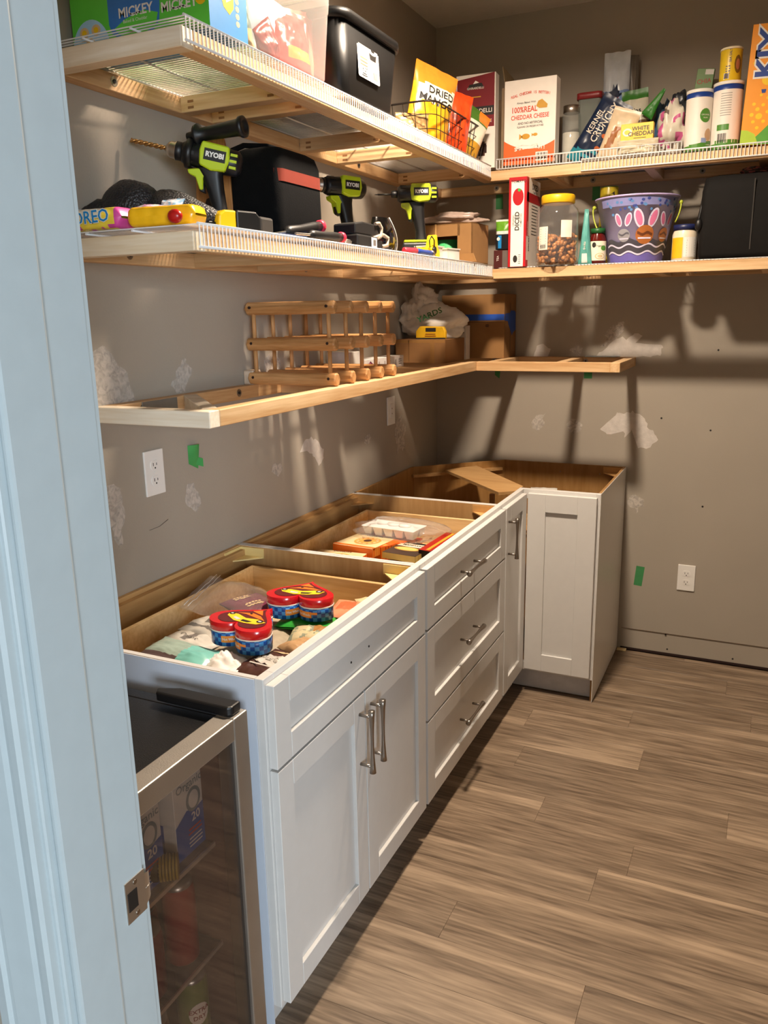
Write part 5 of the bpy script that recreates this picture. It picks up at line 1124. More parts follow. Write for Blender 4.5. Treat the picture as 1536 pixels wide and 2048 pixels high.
for k in range(3): shp(mb, s, disc2d(.020-.005*k, .012-.003*k, 14, .008, .030), 4 if k % 2 == 0 else 0, .0006+.0003*k)
mb.build('label', [mat('#e9e2cc', rough=.5), INK, mat('#3b4a2c'), mat('#4f8a35'), mat('#c7b48c')], t)
for k, (lb, zz) in enumerate((('yellow green can standing behind the sauce jar, lower of the stack', z), ('yellow green can stacked behind the purple bucket, upper one', z+.1555))):
    t = can(.806, -.13, zz, .036, .155, [mat('#c6b02c', rough=.35), mat('#d9c94f', rough=.35), mat('#3f7a2c', rough=.35)], lb, 'can', 'can', mz=lambda j: 2 if j in (4, 0) else 0)
    s = lambda a, b, c=0: V((.806+(.0366+c)*math.sin(a/.036+.2), -.13-(.0366+c)*math.cos(a/.036+.2), zz+b))
    mb = MB(); shp(mb, s, disc2d(.018, .035, 14, .01, .09), 1, .0004); shp(mb, s, poly2d([(.0, .12), (.02, .135), (.024, .11), (.01, .08)]), 0, .0008); mb.build('printed_label', [INK, mat('#d9c94f')], t)
# purple bucket
x, y = .938, -.262; h = .243; r0, r1 = .100, .152
PUR = mat('#a9a6d8', rough=.35, var=.02); PUR2 = mat('#6f66b3', rough=.35); GRY = mat('#6f6f78', rough=.4)
t = thing('easter_bucket', 'purple plastic bucket with pink and brown print and lime handle', 'bucket', (x, y, z))
MB().lathe((x, y, z), [(.0001, .003), (r0*.97, .001), (r0, .004), (r1, h-.006), (r1+.006, h-.006), (r1+.007, h), (r1-.001, h), (r0-.003, .006), (.0001, .006)], n=56, mz=lambda j: 1 if j in (3, 4, 5) else 0).build('pail', [PUR, mat('#c3b3e6', rough=.35)], t)
def s(a, b, c=0):
    rr_ = r0+(r1-r0)*b/h+.0012+c; q = a/.13+.42; return V((x+rr_*math.sin(q), y-rr_*math.cos(q), z+b))
mb = MB(); W2 = .34
mb.geo(rect2d(W2, .030, 40, 1, 0, .219), lambda a, b: s(a, b, .0002), 1)
def wave(a0, y0, th, m, e): mb.geo(rect2d(W2, th, 60, 1, 0, y0), lambda a, b: s(a, b+.006*math.sin(a*75), e), m)
wave(0, .016, .030, 2, .0002); wave(0, .058, .050, 3, .0001)
for yy, m_ in ((.036, 4), (.050, 3), (.062, 4), (.075, 3)): wave(0, yy, .006, m_, .0006)
rr = random.Random(3)
for i in range(46): shp(mb, s, disc2d(.004+.002*rr.random(), .005, 8, rr.uniform(-.15, .15), rr.uniform(.168, .226)), 5 if i % 2 else 6, .0009)
for ca, sc_, m_, mm in ((-.082, .7, 7, 8), (.0, 1.0, 9, 10), (.088, .75, 9, 10)):
    for k in (-1, 1):
        shp(mb, s, move2d(disc2d(.017*sc_, .036*sc_, 16), ca+k*.026*sc_, .147+.012*sc_, -k*16), 4, .0010); shp(mb, s, move2d(disc2d(.011*sc_, .028*sc_, 16), ca+k*.026*sc_, .147+.012*sc_, -k*16), 11, .0013)
    shp(mb, s, disc2d(.036*sc_, .034*sc_, 20, ca, .100), m_, .0012); mb.geo(rect2d(.06*sc_, .010*sc_, 8, 1, ca, .104), lambda a, b: s(a, b+.004*math.sin(a*160), .0017), mm); mb.geo(rect2d(.052*sc_, .006*sc_, 8, 1, ca, .088), lambda a, b: s(a, b, .0017), 4)
mb.build('printed_artwork', [PUR, mat('#8d8fc4', rough=.35), PUR2, mat('#4c4a55', rough=.4), mat('#ded8f0', rough=.4), mat('#3f4f9a'), mat('#5f8fc8'), mat('#9a9aa2'), mat('#5d5d68'), mat('#b06a34'), mat('#6b3a1e'), mat('#e07aa6')], t)
LM = mat('#b6c23c', rough=.4)
for sd in (-1, 1):
    MB().ball((x+sd*(r1+.010), y-.01, z+h-.025), .008).build('handle_pivot', LM, t)
mb = MB(); pts = []
for i in range(25):
    a = math.pi*i/24; pts.append((x-(r1+.012)*math.cos(a), y-.012+.085*math.sin(a)*-1*.3+.0, z+h-.028-.075*math.sin(a)*0))
pts = [(x-(r1+.014)*math.cos(a), y+.02+.128*math.sin(a), z+h-.026-.095*math.sin(a)**.7) for a in [math.pi*i/24 for i in range(25)]]
pts = [(x-(r1+.010), y-.01, z+h-.025)]
for k in range(1, 11): q = k/10; pts.append((x-(r1+.012)+.035*q*q, y-.02-.125*q*0-.03*q, z+h-.025-.10*q))
MB().tube(pts, .0028, 6).build('handle', LM, t)
pts = [(x+(r1+.010), y-.01, z+h-.025)]
for k in range(1, 11): q = k/10; pts.append((x+(r1+.012)-.018*q*q, y-.015, z+h-.025-.072*q))
MB().tube(pts, .0028, 6).build('handle', LM, t)
# mayo style jar
x, y = 1.122, -.27; r = .045
t = thing('dressing_jar', 'white and yellow dressing jar with navy lid right of the bucket', 'jar', (x, y, z))
MB().lathe((x, y, z), [(.0001, .001), (r*.95, .001), (r, .008), (r, .100), (r*.9, .112), (r*.88, .118)], n=32).build('jar_body', mat('#e4d6bd', rough=.3), t)
MB().lathe((x, y, z+.115), [(r*.95, 0), (r*.96, .020), (.0001, .022)], n=30).build('lid', mat('#1c2450', rough=.4), t)
s = lambda a, b, c=0: V((x+(r+.0006+c)*math.sin(a/r+.4), y-(r+.0006+c)*math.cos(a/r+.4), z+b))
mb = MB(); shp(mb, s, rect2d(.05, .075, 6, 1, -.045, .05), 0, .0002); shp(mb, s, rect2d(.055, .072, 6, 1, .012, .052), 1, .0003); lines(mb, s, .012, .076, .045, 7, .009, .0022, 2, .0006)
mb.build('label', [mat('#e6b81e', rough=.4), WHT, INK], t)
tag(MB().lathe((1.178, -.24, z), [(.0001, 0), (.018, .0), (.019, .075), (.014, .085), (.014, .092), (.0001, .093)], n=20).build('spice_jar', mat('#6b5a4a', rough=.4)), 'small brown spice jar between the dressing jar and the black bag', 'jar')
# black insulated bag at the right
t = thing('insulated_bag', 'large black insulated bag at the right end of the middle shelf', 'bag', (1.42, -.22, z))
c = (1.45, -.20); BF = matte(mat('#0b0908', rough=.8, var=.15, bump=.4, bscale=40, name='black_nylon'), .25)
mb = MB(); loft(mb, c, [(z+.001, .265, .165, .02), (z+.02, .272, .172, .025), (z+.24, .270, .168, .025), (z+.285, .262, .158, .03), (z+.292, .24, .14, .03)], cap1=True); mb.build('bag_body', BF, t)
MB().tube([(1.19, -.33, z+.02), (1.178, -.345, z+.09), (1.172, -.35, z+.13), (1.18, -.345, z+.18), (1.19, -.33, z+.27)], .006, 6).build('side_strap', BLACK, t)
MB().ball((1.176, -.362, z+.125), .014, .012, .022).build('buckle', BLACK, t)
for q in (.35, .65): MB().box(1.18+.5*q-.002, 1.18+.5*q+.002, -.374, -.369, z+.03, z+.27).build('seam', mat('#2a2622', rough=.7), t)
tag(crumple(MB(), (1.35, -.27, z+.305), .05, .035, .014, 66, .4, floor=z+.2935, zone=lambda u, v: 1 if nz(u*14, v*9) > .1 else 0).build('snack_bag', [mat('#3a3030', rough=.5), mat('#a85a5a', rough=.5)]), 'small dark patterned packet lying on top of the black insulated bag', 'bag')
# ================================================================== LOWEST SHELF
PR = wood('#d3a06a', '#a5713c', 0, scale=20, stretch=12, name='rack_pine'); PRV = wood('#d3a06a', '#a5713c', 2, scale=20, stretch=12, name='rack_pine')
t = thing('wine_rack', 'small pine wine rack of twelve bars and dowels on the lowest shelf', 'wine rack', (.17, -1.41, S3))
ys = (-1.612, -1.508, -1.406, -1.306, -1.208); zs = (S3+.0195, S3+.120, S3+.224)
for zz in zs:
    for yy in ys:
        k_ = .92
        hexa = [(-.019, 0), (-.010, .0185), (.010, .0185), (.019, 0), (.010, -.0185), (-.010, -.0185)] if zz < zs[2] else [(-.017, 0), (-.005, .0185), (.005, .0185), (.017, 0), (.005, -.0185), (-.005, -.0185)]
        mb = MB(); F = Fr((.012, yy, zz), (0, 1, 0), (0, 0, 1), (1, 0, 0)); mb.prism(F, hexa, 0.010, .312)
        o = mb.build('bar', PR, t, bevel=.0045)
        if yy == ys[0]:
            for q in (.030, .290): MB().cyl((.012+q, yy-.0145, zz+.003), (.012+q, yy-.0185, zz+.003), .0042, n=10).build('screw_hole', mat('#2a140c'), o)
for i in range(2):
    for yy in ys:
        for xx in (.045, .300): MB().cyl((xx, yy, zs[i]+.016), (xx, yy, zs[i+1]-.016), .0062, n=12).build('dowel', PRV, t)
for zz in zs:
    MB().cyl((.10, ys[0]+.01, zz-.002), (.10, ys[-1], zz-.002), .006, n=8).build('dowel', PR, t)
# cardboard boxes
F = FY(.030, -.548, S3)
def d(mb, F): shp(mb, F, rect2d(.22, .012, 1, 1, .11, .088), 1); shp(mb, F, rect2d(.018, .095, 1, 1, .165, .048), 1, .0008); shp(mb, F, rect2d(.003, .09, 1, 1, .06, .048), 2)
CRD2 = mat('#8a6238', rough=.75, var=.08, nscale=12)
t = carton('cardboard_box', 'low brown cardboard box under the white plastic bag', 'box', F, .222, .096, .232, [CRD2, mat('#9a7142', rough=.25), mat('#6f4c28')], d)
F = FY(.098, -.185, S3)
def d(mb, F):
    shp(mb, F, rect2d(.292, .026, 1, 1, .146, .178), 1, .0012); shp(mb, F, rect2d(.292, .0015, 1, 1, .146, .158), 2, .0008); txt(mb, F, '8', .022, .215, .142, 2, .002, .001, 90, 1.2)
t = carton('cardboard_box', 'tall brown cardboard box with a band of blue tape in the corner', 'box', F, .292, .276, .18, [CARD, mat('#1f50b0', rough=.5), mat('#3b2412')], d)
mb = MB(); G = FX(.3905, -.185, S3); shp(mb, G, jag_ := (poly2d(jag([(.0, .165), (.05, .160), (.11, .10), (.17, .12), (.17, .20), (.12, .21), (.05, .192), (0, .191)], 3, .004, 3))), 0, .0012); shp(mb, G, rect2d(.004, .22, 1, 1, .09, .13), 1, .0006)
mb.build('tape_patch', [mat('#1f50b0', rough=.5), mat('#2b1a10')], t)
F = FY(.186, -.275, S3)
carton('white_carton', 'small white carton between the low and the tall cardboard boxes', 'carton', F, .060, .145, .05, [mat('#dcd8d2', rough=.5), INK], lambda mb, F: (shp(mb, F, disc2d(.004, .006, 8, .045, .125), 1), shp(mb, F, rect2d(.012, .003, 1, 1, .045, .115), 1)))
def d(mb, F):
    for i in range(14): shp(mb, F, disc2d(.010+.006*abs(nz(i, 1)), .009, 8, .028+.035*nz(i*2.1, 3)+.01, .022+.012*nz(i*1.7, 5)), 1+(i % 2), .0006+.0001*i)
    for k in range(4): shp(mb, F, rect2d(.010, .022, 1, 1, .11+.05*k, .02), 3); lines(mb, F, .30, .030, .035, 3, .008, .002, 4)
t = carton('floral_carton', 'long white carton with pink flowers behind the wine rack', 'carton', FX(.150, -1.075, S3), .335, .044, .06, [mat('#e2dcd8', rough=.5), mat('#b8507c'), mat('#5a2238'), mat('#b3a59c'), INK], d)
tag(MB().box(.045, .14, -1.17, -1.085, S3, S3+.075).build('white_carton', mat('#d6d2cb', rough=.55), bevel=.001), 'plain white carton at the near end of the floral carton behind the wine rack', 'carton')
# white plastic bag with green lettering
PB = mat('#e4e0da', rough=.45, var=.05, sheen=.1, name='white_plastic_bag')
t = thing('plastic_bag', 'knotted white plastic bag with green lettering on the low cardboard box', 'bag', (.14, -.42, S3+.097))
mb = MB(); zz = S3+.097; crumple(mb, (.150, -.395, zz+.055), .135, .085, .075, 21, .34, n=56, k=36, floor=zz, f=1.5, sharp=.5)
mb.build('bag_body', PB, t)
mb = MB(); crumple(mb, (.085, -.40, zz+.15), .050, .035, .065, 23, .5, n=30, k=20, f=1.5, sharp=.8); crumple(mb, (.05, -.43, zz+.10), .045, .03, .05, 27, .5, n=26, k=18, sharp=.8); crumple(mb, (.115, -.41, zz+.165), .045, .03, .035, 29, .5, n=26, k=18, sharp=.8)
mb.build('knotted_top', PB, t)
mb = MB(); G = FY(.165, -.500, zz+.095).spin(22).yaw(12); txt(mb, G.tilt(-25), 'YARDS', .036, 0, 0, 0, .003, .001); mb.build('lettering', mat('#1f6a3a'), t)
t = thing('sandpaper_box', 'yellow clamshell tool box standing before the white plastic bag', 'box', (.17, -.535, S3+.0965))
F = FY(.112, -.525, S3+.0968)
MB().prism(F, [(0, 0), (.132, 0), (.132, .030), (.122, .050), (.018, .052), (0, .032)], -.02, .0).build('case', mat('#d8a81a', rough=.35), t, bevel=.004, seg=2)
mb = MB(); shp(mb, F, poly2d([(.045, .030), (.09, .030), (.09, .045), (.045, .045)]), 0, .0012); shp(mb, F, rect2d(.132, .007, 1, 1, .066, .002), 0, .001); lines(mb, F, .066, .020, .06, 2, .008, .003, 1, .001)
mb.build('printed_label', [INK, mat('#7a2a12')], t)
# ================================================================== IN THE DRAWERS
DZ = .7295
def flat(name, label, x, y, z, ang, w, h, th, mats, seed, zone=None, draw=None, tilt=0, cat='bag', group=None, wr=.42, nu=26, nv=28, **k):
    F = FZ(x, y, z, math.radians(ang)).tilt(tilt); F = F.at(0, -h/2, 0)
    return bag(name, label, F, w, h, th, mats, seed, zone, draw, cat, group, wr, nu=nu, nv=nv, **k)
# filling layers low in the near drawer, then the visible packs
flat('flour_bag', 'white paper flour bag lying deep in the near drawer under the tins', .33, -2.10, DZ+.030, 10, .22, .30, .055, [mat('#a89a84', rough=.6, var=.15)], 101)
flat('flour_bag', 'tan paper bag lying deep in the near drawer by the front', .50, -2.04, DZ+.028, 5, .15, .30, .050, [mat('#c7a070', rough=.6, var=.1)], 102)
WG = mat('#cbc6bd', rough=.4, var=.08); GYP = mat('#77726e', rough=.4)
zst = lambda u, v: 1 if (.15 < v < .2 or .8 < v < .86 or (abs(u-.5) < .06 and v > .3)) else 0
flat('seed_bag', 'white printed food bag in the near drawer, the farther of two', .225, -2.125, DZ+.062, -12, .14, .14, .04, [WG, GYP], 103, zone=zst)
flat('seed_bag', 'white printed food bag in the near drawer, folded open beside the teal pouch', .215, -2.215, DZ+.052, -14, .15, .13, .035, [WG, GYP], 104, zone=zst, draw=lambda mb, fn: (txt(mb, Sf(fn), 'Organic', .02, 0, .06, 1, .002, .001),))
TEAL = mat('#7cc5bd', rough=.3, var=.04)
flat('teal_pouch', 'teal and brown snack pouch at the near left of the drawer', .275, -2.325, DZ+.075, -8, .21, .095, .035, [mat('#9fb3a8', rough=.3, var=.05), TEAL, mat('#5b4a4a', rough=.35), BLUE], 105, zone=lambda u, v: 1 if u > .58 else (2 if v < .22 else 0), tilt=8)
flat('white_sack', 'crumpled plain white bag at the near edge of the drawer', .400, -2.315, DZ+.050, -18, .13, .12, .07, [mat('#e9e6e2', rough=.5, var=.02)], 106, wr=.5)
BRC = mat('#4a2d24', rough=.35, var=.1)
def d(mb, fn):
    s = Sf(fn); txt(mb, s, 'WHOLE GRAIN', .018, .0, .085, 1, .003, .001, 0, .9); shp(mb, s, rect2d(.09, .022, 6, 2, 0, .135), 2, .001); txt(mb, s, '1 SIMPLE', .013, .005, .135, 0, .002, .0016); lines(mb, s, 0, .06, .08, 2, .012, .004, 1)
flat('oat_bag', 'brown and white printed oat bag at the near right of the drawer', .490, -2.275, DZ+.058, -8, .135, .175, .045, [BRC, WG, TAN], 107, zone=lambda u, v: 1 if (.35 < v < .62 and u > .25+.3*(v-.35)) else 0, draw=d)
flat('oat_bag', 'tan printed packet with white window label behind the brown oat bag', .500, -2.14, DZ+.055, -25, .11, .10, .035, [mat('#b9946a', rough=.4, var=.1), WG, INK], 108, zone=lambda u, v: 1 if (u > .6 and .3 < v < .7) else (2 if u > .6 and v > .8 else 0))
flat('oat_bag', 'cream printed packet between the tins and the drawer front', .480, -2.07, DZ+.060, 20, .12, .11, .035, [mat('#c9bb94', rough=.4, var=.12), mat('#8a8f7a', rough=.4), mat('#a5763e', rough=.4)], 109, zone=lambda u, v: 2 if (u > .5 and .35 < v < .8) else (1 if nz(u*7, v*6) > .15 else 0))
flat('green_pouch', 'bright green flat pouch between the two heart tins', .425, -2.00, DZ+.066, 12, .15, .12, .02, [mat('#2c9a34', rough=.35, var=.05), mat('#1f6f26', rough=.35)], 110, zone=lambda u, v: 1 if (.4 < v < .5 and .2 < u < .8) else 0)
flat('orange_pouch', 'salmon orange pouch right of the far heart tin', .500, -1.905, DZ+.072, 10, .11, .13, .025, [mat('#e0916c', rough=.35, var=.05), mat('#c46a44', rough=.35), TAN], 111, zone=lambda u, v: 1 if (abs(u-.4) < .22 and .25 < v < .7) else 0)
flat('tan_packet', 'small tan packet in the far right corner of the near drawer', .535, -1.835, DZ+.075, 35, .10, .06, .02, [TAN, BROWN], 112, zone=lambda u, v: 1 if u > .8 else 0)
# zip bag with purple pack
t = flat('purple_pack', 'dark purple pack with wheat print inside the zip bag', .265, -2.02, DZ+.092, -22, .14, .12, .03, [mat('#6a2a42', rough=.3, var=.1), TAN], 113, wr=.2,
  draw=lambda mb, fn: [[shp(mb, Sf(fn), move2d(disc2d(.0035, .006, 8), x0+sd*.006, .028+.010*i, sd*-35), 1, .001) for i in range(5) for sd in (-1, 1)] for x0 in (-.03, .03)])
mb = MB(); F = FZ(.315, -2.035, DZ+.088, math.radians(107)).tilt(14)
mb.grid(lambda u, v: F(-.12+.24*u, .19*v, .040*math.sin(math.pi*min(1, v*1.2))**.6*(1-abs(2*u-1)**3)+.005*nz(u*5, v*5, 3)), 16, 16)
mb.grid(lambda u, v: F(-.12+.24*u, .155+.04*v, .004+.006*nz(u*6, v)), 12, 2)
t = thing('zip_bag', 'clear zip top bag around the dark purple pack in the near drawer', 'bag', F.o); ORG[t.name] = V(F.o); mb.build('bag_film', film((.95, .93, .90), .93, .06, 'zip_film'), t)
mb = MB()
for q in (.168, .178): mb.tube([F(-.12+.24*i/8, q, .012+.006*nz(i*.75, 0)) for i in range(9)], .0010, 4)
mb.build('zipper', film((.97, .95, .93), .6, .08, 'zip_film'), t)
# heart tins
def heart(a, k=1.0):
    pts = []
    for i in range(64):
        q = 2*math.pi*i/64; X_ = 16*math.sin(q)**3; Y_ = 13*math.cos(q)-5*math.cos(2*q)-2*math.cos(3*q)-math.cos(4*q)
        pts.append((X_*a/16*k, (Y_+2)*a/17*k*.94))
    return pts[::-1]
CHK = bpy.data.materials.new('blue_checker'); CHK.use_nodes = True; nt = CHK.node_tree; b_ = nt.nodes['Principled BSDF']
uvn = nt.nodes.new('ShaderNodeTexChecker'); uvn.inputs['Scale'].default_value = 1.0; uvn.inputs[1].default_value = (*lin('#12489c'), 1); uvn.inputs[2].default_value = (*lin('#3f8fd8'), 1)
um = nt.nodes.new('ShaderNodeUVMap'); nt.links.new(um.outputs[0], uvn.inputs['Vector']); nt.links.new(uvn.outputs[0], b_.inputs['Base Color']); b_.inputs['Roughness'].default_value = .3
LR = mat('#c4101c', rough=.22, coat=.4, var=.02); DRD = mat('#5f0f16', rough=.25, coat=.4)
def tin(label, x, y, z, ang, tiltv=0):
    F = FZ(x, y, z, math.radians(ang)).tilt(tiltv); t = thing('heart_tin', label, 'tin', (x, y, z), 'heart shaped tins'); a = .088; hp = heart(a); N = len(hp)
    mb = MB(); mb.prism(F, hp, 0, .040, 0, smooth=True); o = mb.build('tin_body', [CHK], t)
    uv = o.data.uv_layers.new(name='UVMap'); per = [0]
    for i in range(N): per.append(per[-1]+math.dist(hp[i], hp[(i+1) % N]))
    for p in o.data.polygons:
        for li in p.loop_indices:
            vi = o.data.loops[li].vertex_index; i = vi % N
            if len(p.vertices) == 4:
                ii = min(p.vertices[k] % N for k in range(4)); wrap = (ii == 0 and any(p.vertices[k] % N == N-1 for k in range(4)))
                s_ = per[N] if (wrap and i == 0) else per[i]
                uv.data[li].uv = (s_/.0105, .01+(4 if vi >= N else 0)*.98)
            else: uv.data[li].uv = (.1, .1)
    big = heart(a*1.02)
    mb = MB(); mb.prism(F, big, .036, .058, 0, smooth=True); l = mb.build('lid', [LR], t, bevel=.002)
    mb = MB(); mb.prism(F, heart(a*1.028), .034, .0375, 0, smooth=True); mb.build('lid_rim', WHT, t)
    mb = MB(); G = F.at(0, 0, .0582)
    shp(mb, G, poly2d([(p[0]*.80, p[1]*.80) for p in heart(a)]), 1, .0006)
    shp(mb, G, poly2d([(-.060, .004), (-.050, .024), (-.02, .034), (.015, .036), (.052, .022), (.060, .006), (.035, .002), (.0, .010), (-.03, .0)]), 2, .0012)
    shp(mb, G, poly2d([(-.030, .018), (-.022, .028), (-.002, .030), (.0, .020)]), 3, .0016); shp(mb, G, poly2d([(.006, .021), (.008, .030), (.028, .026), (.03, .016)]), 5, .0016)
    shp(mb, G, poly2d([(-.050, -.002), (.02, -.008), (.045, -.004), (.010, -.022), (-.02, -.018)]), 4, .0010); shp(mb, G, poly2d([(-.02, -.024), (.02, -.030), (.004, -.048)]), 4, .0011)
    for q, w_ in ((.05, .008), (-.045, .009)): shp(mb, G, disc2d(w_, w_*.8, 14, q, .008), 3, .0018); shp(mb, G, disc2d(w_*.5, w_*.4, 10, q, .008), 5, .0022)
    for i in range(7): shp(mb, G, disc2d(.004, .003, 6, .01+.012*nz(i, 1)*2, -.016+.012*nz(i, 4)*2), 5 if i % 2 else 3, .0016+i*.0001)
    mb.build('lid_artwork', [LR, DRD, mat('#f2cf2e', rough=.3), DARK, mat('#ee7a28', rough=.3), mat('#c9c9cc', rough=.3)], l)
    # flame logos on the side
    for k0 in (6, 20, 33, 46, 58):
        mb = MB()
        def sm(a_, b_, c_=0, k0=k0):
            s_ = (per[k0]+a_) % per[N]; i = max(j for j in range(N+1) if per[j] <= s_) % N; f_ = (s_-per[i])/(per[i+1]-per[i]); p, q = hp[i], hp[(i+1) % N]
            dx, dy = q[0]-p[0], q[1]-p[1]; L_ = math.hypot(dx, dy); return F(p[0]+dx*f_+dy/L_*c_, p[1]+dy*f_-dx/L_*c_, b_)
        shp(mb, sm, ([(x_, y_) for x_, y_ in rect2d(.044, .016, 6, 1, 0, .018)[0]], rect2d(.044, .016, 6, 1, 0, .018)[1]), 0, .0010)
        mb.geo(rect2d(.018, .006, 3, 1, .028, .022), lambda a_, b_, sm=sm: sm(a_, b_, .0010), 0)
        mb.geo(move2d(text2d('Hot Wheels', .0095, .004, .8), 0, .018), lambda a_, b_, sm=sm: sm(a_, b_, .0018), 1)
        mb.build('side_logo', [mat('#e8902a', rough=.3), WHT], t)
    return t
tin('heart shaped tin with red lid and blue checks, the one farther from the doorway', .405, -1.985, DZ+.082, 190)
tin('heart shaped tin with red lid and blue checks, the one nearer the doorway', .392, -2.215, DZ+.088, 166)
# --- second drawer ------------------------------------------------------------------------
OB = mat('#e8731e', rough=.35, var=.03); OBT = mat('#d8a95a', rough=.4, var=.12, nscale=25); RB = mat('#b5191e', rough=.35)
def lying(name, label, x, y, z, ang, w, l, h, mats, draw, cat='box', group=None, tilt=0):
    F = FZ(x, y, z, math.radians(ang)).tilt(tilt); t = thing(name, label, cat, (x, y, z), group)
    MB().fbox(F, -w/2, w/2, -l/2, l/2, 0, h).build('box', mats[0], t, bevel=.001)
    mb = MB(); draw(mb, F.at(0, 0, h)); G = Fr(F(-w/2, -l/2, 0), F.u, F.n, -F.v); shp(mb, G, rect2d(w, h*.96, 1, 1, w/2, h/2), 1, .0005)
    G2 = Fr(F(w/2, -l/2, 0), F.v, F.n, F.u); shp(mb, G2, rect2d(l, h*.96, 1, 1, l/2, h/2), 1, .0005); [shp(mb, G2, rect2d(.003, h*.9, 1, 1, .02+.012*i, h/2), 2, .0009) for i in range(3)]
    mb.build('printed_artwork', mats, t); return t
def donut(mb, F):
    shp(mb, F, disc2d(.046, .050, 24, .01, .0), 3, .0006); shp(mb, F, disc2d(.038, .042, 24, .01, 0), 0, .0009); shp(mb, F, disc2d(.030, .034, 24, .01, 0), 3, .0012); shp(mb, F, disc2d(.014, .016, 18, .01, 0), 4, .0015)
    for i in range(12): shp(mb, F, disc2d(.004, .004, 6, .01+.034*math.cos(i*.52), .037*math.sin(i*.52)), 1, .0014)
    txt(mb, F, 'DONUTS', .016, .0, .068, 4, .003, .001); shp(mb, F, rect2d(.16, .016, 1, 1, 0, -.075), 1, .0007)
mt_ = [mat('#e6cf9f', rough=.4, var=.06), OB, mat('#f0c24a'), mat('#d9a04a', rough=.4), mat('#3b1c10'), RB]
lying('donut_mix_box', 'orange and cream donut mix box in the second drawer', .245, -1.305, DZ+.045, -4, .155, .17, .032, mt_, donut, tilt=-2)
lying('donut_mix_box', 'second orange snack box nearer the partition in the second drawer', .215, -1.475, DZ+.030, 3, .17, .15, .032, mt_, donut)
lying('orange_box', 'tall orange and red box end standing beside the donut mix box', .338, -1.27, DZ+.022, -28, .05, .15, .052, [mat('#e2571c', rough=.35, var=.03), OB, RB, mt_[3], INK], lambda mb, F: (shp(mb, F, rect2d(.044, .10, 1, 1, 0, .02), 1, .0006), shp(mb, F, rect2d(.044, .02, 1, 1, 0, -.05), 3, .0006)))
lying('cracker_packet', 'flat yellow orange packet at the left of the second drawer', .135, -1.37, DZ+.022, 30, .09, .12, .012, [GOLD, OB, INK, WHT], lambda mb, F: (shp(mb, F, rect2d(.06, .03, 1, 1, 0, 0), 3, .0006), shp(mb, F, rect2d(.08, .01, 1, 1, 0, .045), 2, .0006)))
def mn(mb, F): shp(mb, F, rect2d(.115, .035, 1, 1, 0, .035), 3, .0006); txt(mb, F, 'MANDARIN', .018, 0, .035, 4, .004, .001, 0, .9); shp(mb, F, disc2d(.048, .022, 20, -.004, -.008), 2, .0008); shp(mb, F, disc2d(.040, .016, 20, -.004, -.008), 1, .0011); shp(mb, F, rect2d(.12, .014, 1, 1, 0, .062), 4, .0006)
lying('soup_box', 'dark and cream box with a yellow oval picture in the second drawer', .415, -1.315, DZ+.048, -6, .125, .145, .022, [mat('#3a2a22', rough=.35), mat('#e2c06a'), mat('#b98a3a'), CR, INK], mn)
lying('red_box', 'slim red and black box leaning by the front of the second drawer', .500, -1.26, DZ+.060, -8, .045, .19, .030, [mat('#a5251a', rough=.35), mat('#241512'), GOLD, WHT, INK], lambda mb, F: (shp(mb, F, rect2d(.012, .18, 1, 1, .008, 0), 2, .0006),), tilt=4)
lying('red_box', 'black and gold box at the front of the second drawer beside the slim red box', .545, -1.30, DZ+.052, -8, .035, .17, .026, [mat('#1c1412', rough=.35), mat('#241512'), GOLD, WHT, INK], lambda mb, F: (shp(mb, F, rect2d(.02, .04, 1, 1, 0, .03), 3, .0006), shp(mb, F, rect2d(.008, .15, 1, 1, -.01, 0), 2, .0008)))
flat('grey_pouch', 'grey clear pouch at the near side of the second drawer', .40, -1.46, DZ+.045, 15, .17, .13, .03, [mat('#a09a92', rough=.25, var=.1), WHT], 121, zone=lambda u, v: 1 if u > .62 and v < .5 else 0)
flat('grey_pouch', 'dark clear pouch by the front corner of the second drawer', .52, -1.43, DZ+.045, -15, .10, .15, .03, [mat('#6b625a', rough=.25, var=.2), WHT], 122, zone=lambda u, v: 1 if u > .7 and .4 < v < .7 else 0)
lying('red_box', 'low red box lying behind the donut mix box under the white tray', .28, -1.16, DZ+.018, -6, .20, .09, .035, [RB, OB, GOLD, WHT, INK], lambda mb, F: shp(mb, F, rect2d(.15, .02, 1, 1, 0, 0), 1, .0006))
# white cupcake tray in a clear bag
t = thing('egg_tray', 'white moulded tray of ten cups inside a clear bag in the second drawer', 'tray', (.30, -1.19, DZ+.07))
F = FZ(.305, -1.195, DZ+.078, math.radians(-6)); mb = MB(); mb.fbox(F, -.105, .105, -.05, .05, .030, .033)
for i in range(5):
    for j in range(2):
        c_ = F(-.084+.042*i, -.024+.048*j, 0); k = len(mb.v)
        for zz, q in ((0, .013), (.031, .020)):
            mb.v += [tuple(c_+F.u*a*q+F.v*b*q*1.1+F.n*zz) for a, b in ((-1, -1), (1, -1), (1, 1), (-1, 1))]
        for a in range(4): mb.f.append((k+a, k+(a+1) % 4, k+4+(a+1) % 4, k+4+a)); mb.mi.append(0); mb.sm.append(False)
        mb.f.append((k+3, k+2, k+1, k)); mb.mi.append(0); mb.sm.append(False)
for i in range(3): mb.ball(F(-.045+.045*i, 0, .036), .024, .018, .008, 12, 6)
mb.build('tray', mat('#eeebe8', rough=.35), t, bevel=.002)
mb = MB(); crumple(mb, F(.02, .0, .020), .165, .085, .040, 77, .28, n=44, k=24, floor=DZ+.060, sharp=.4)
tag(mb.build('clear_bag', film((.95, .94, .93), .90, .05, 'bag_film')), 'clear crinkled bag around the white tray in the second drawer', 'bag')
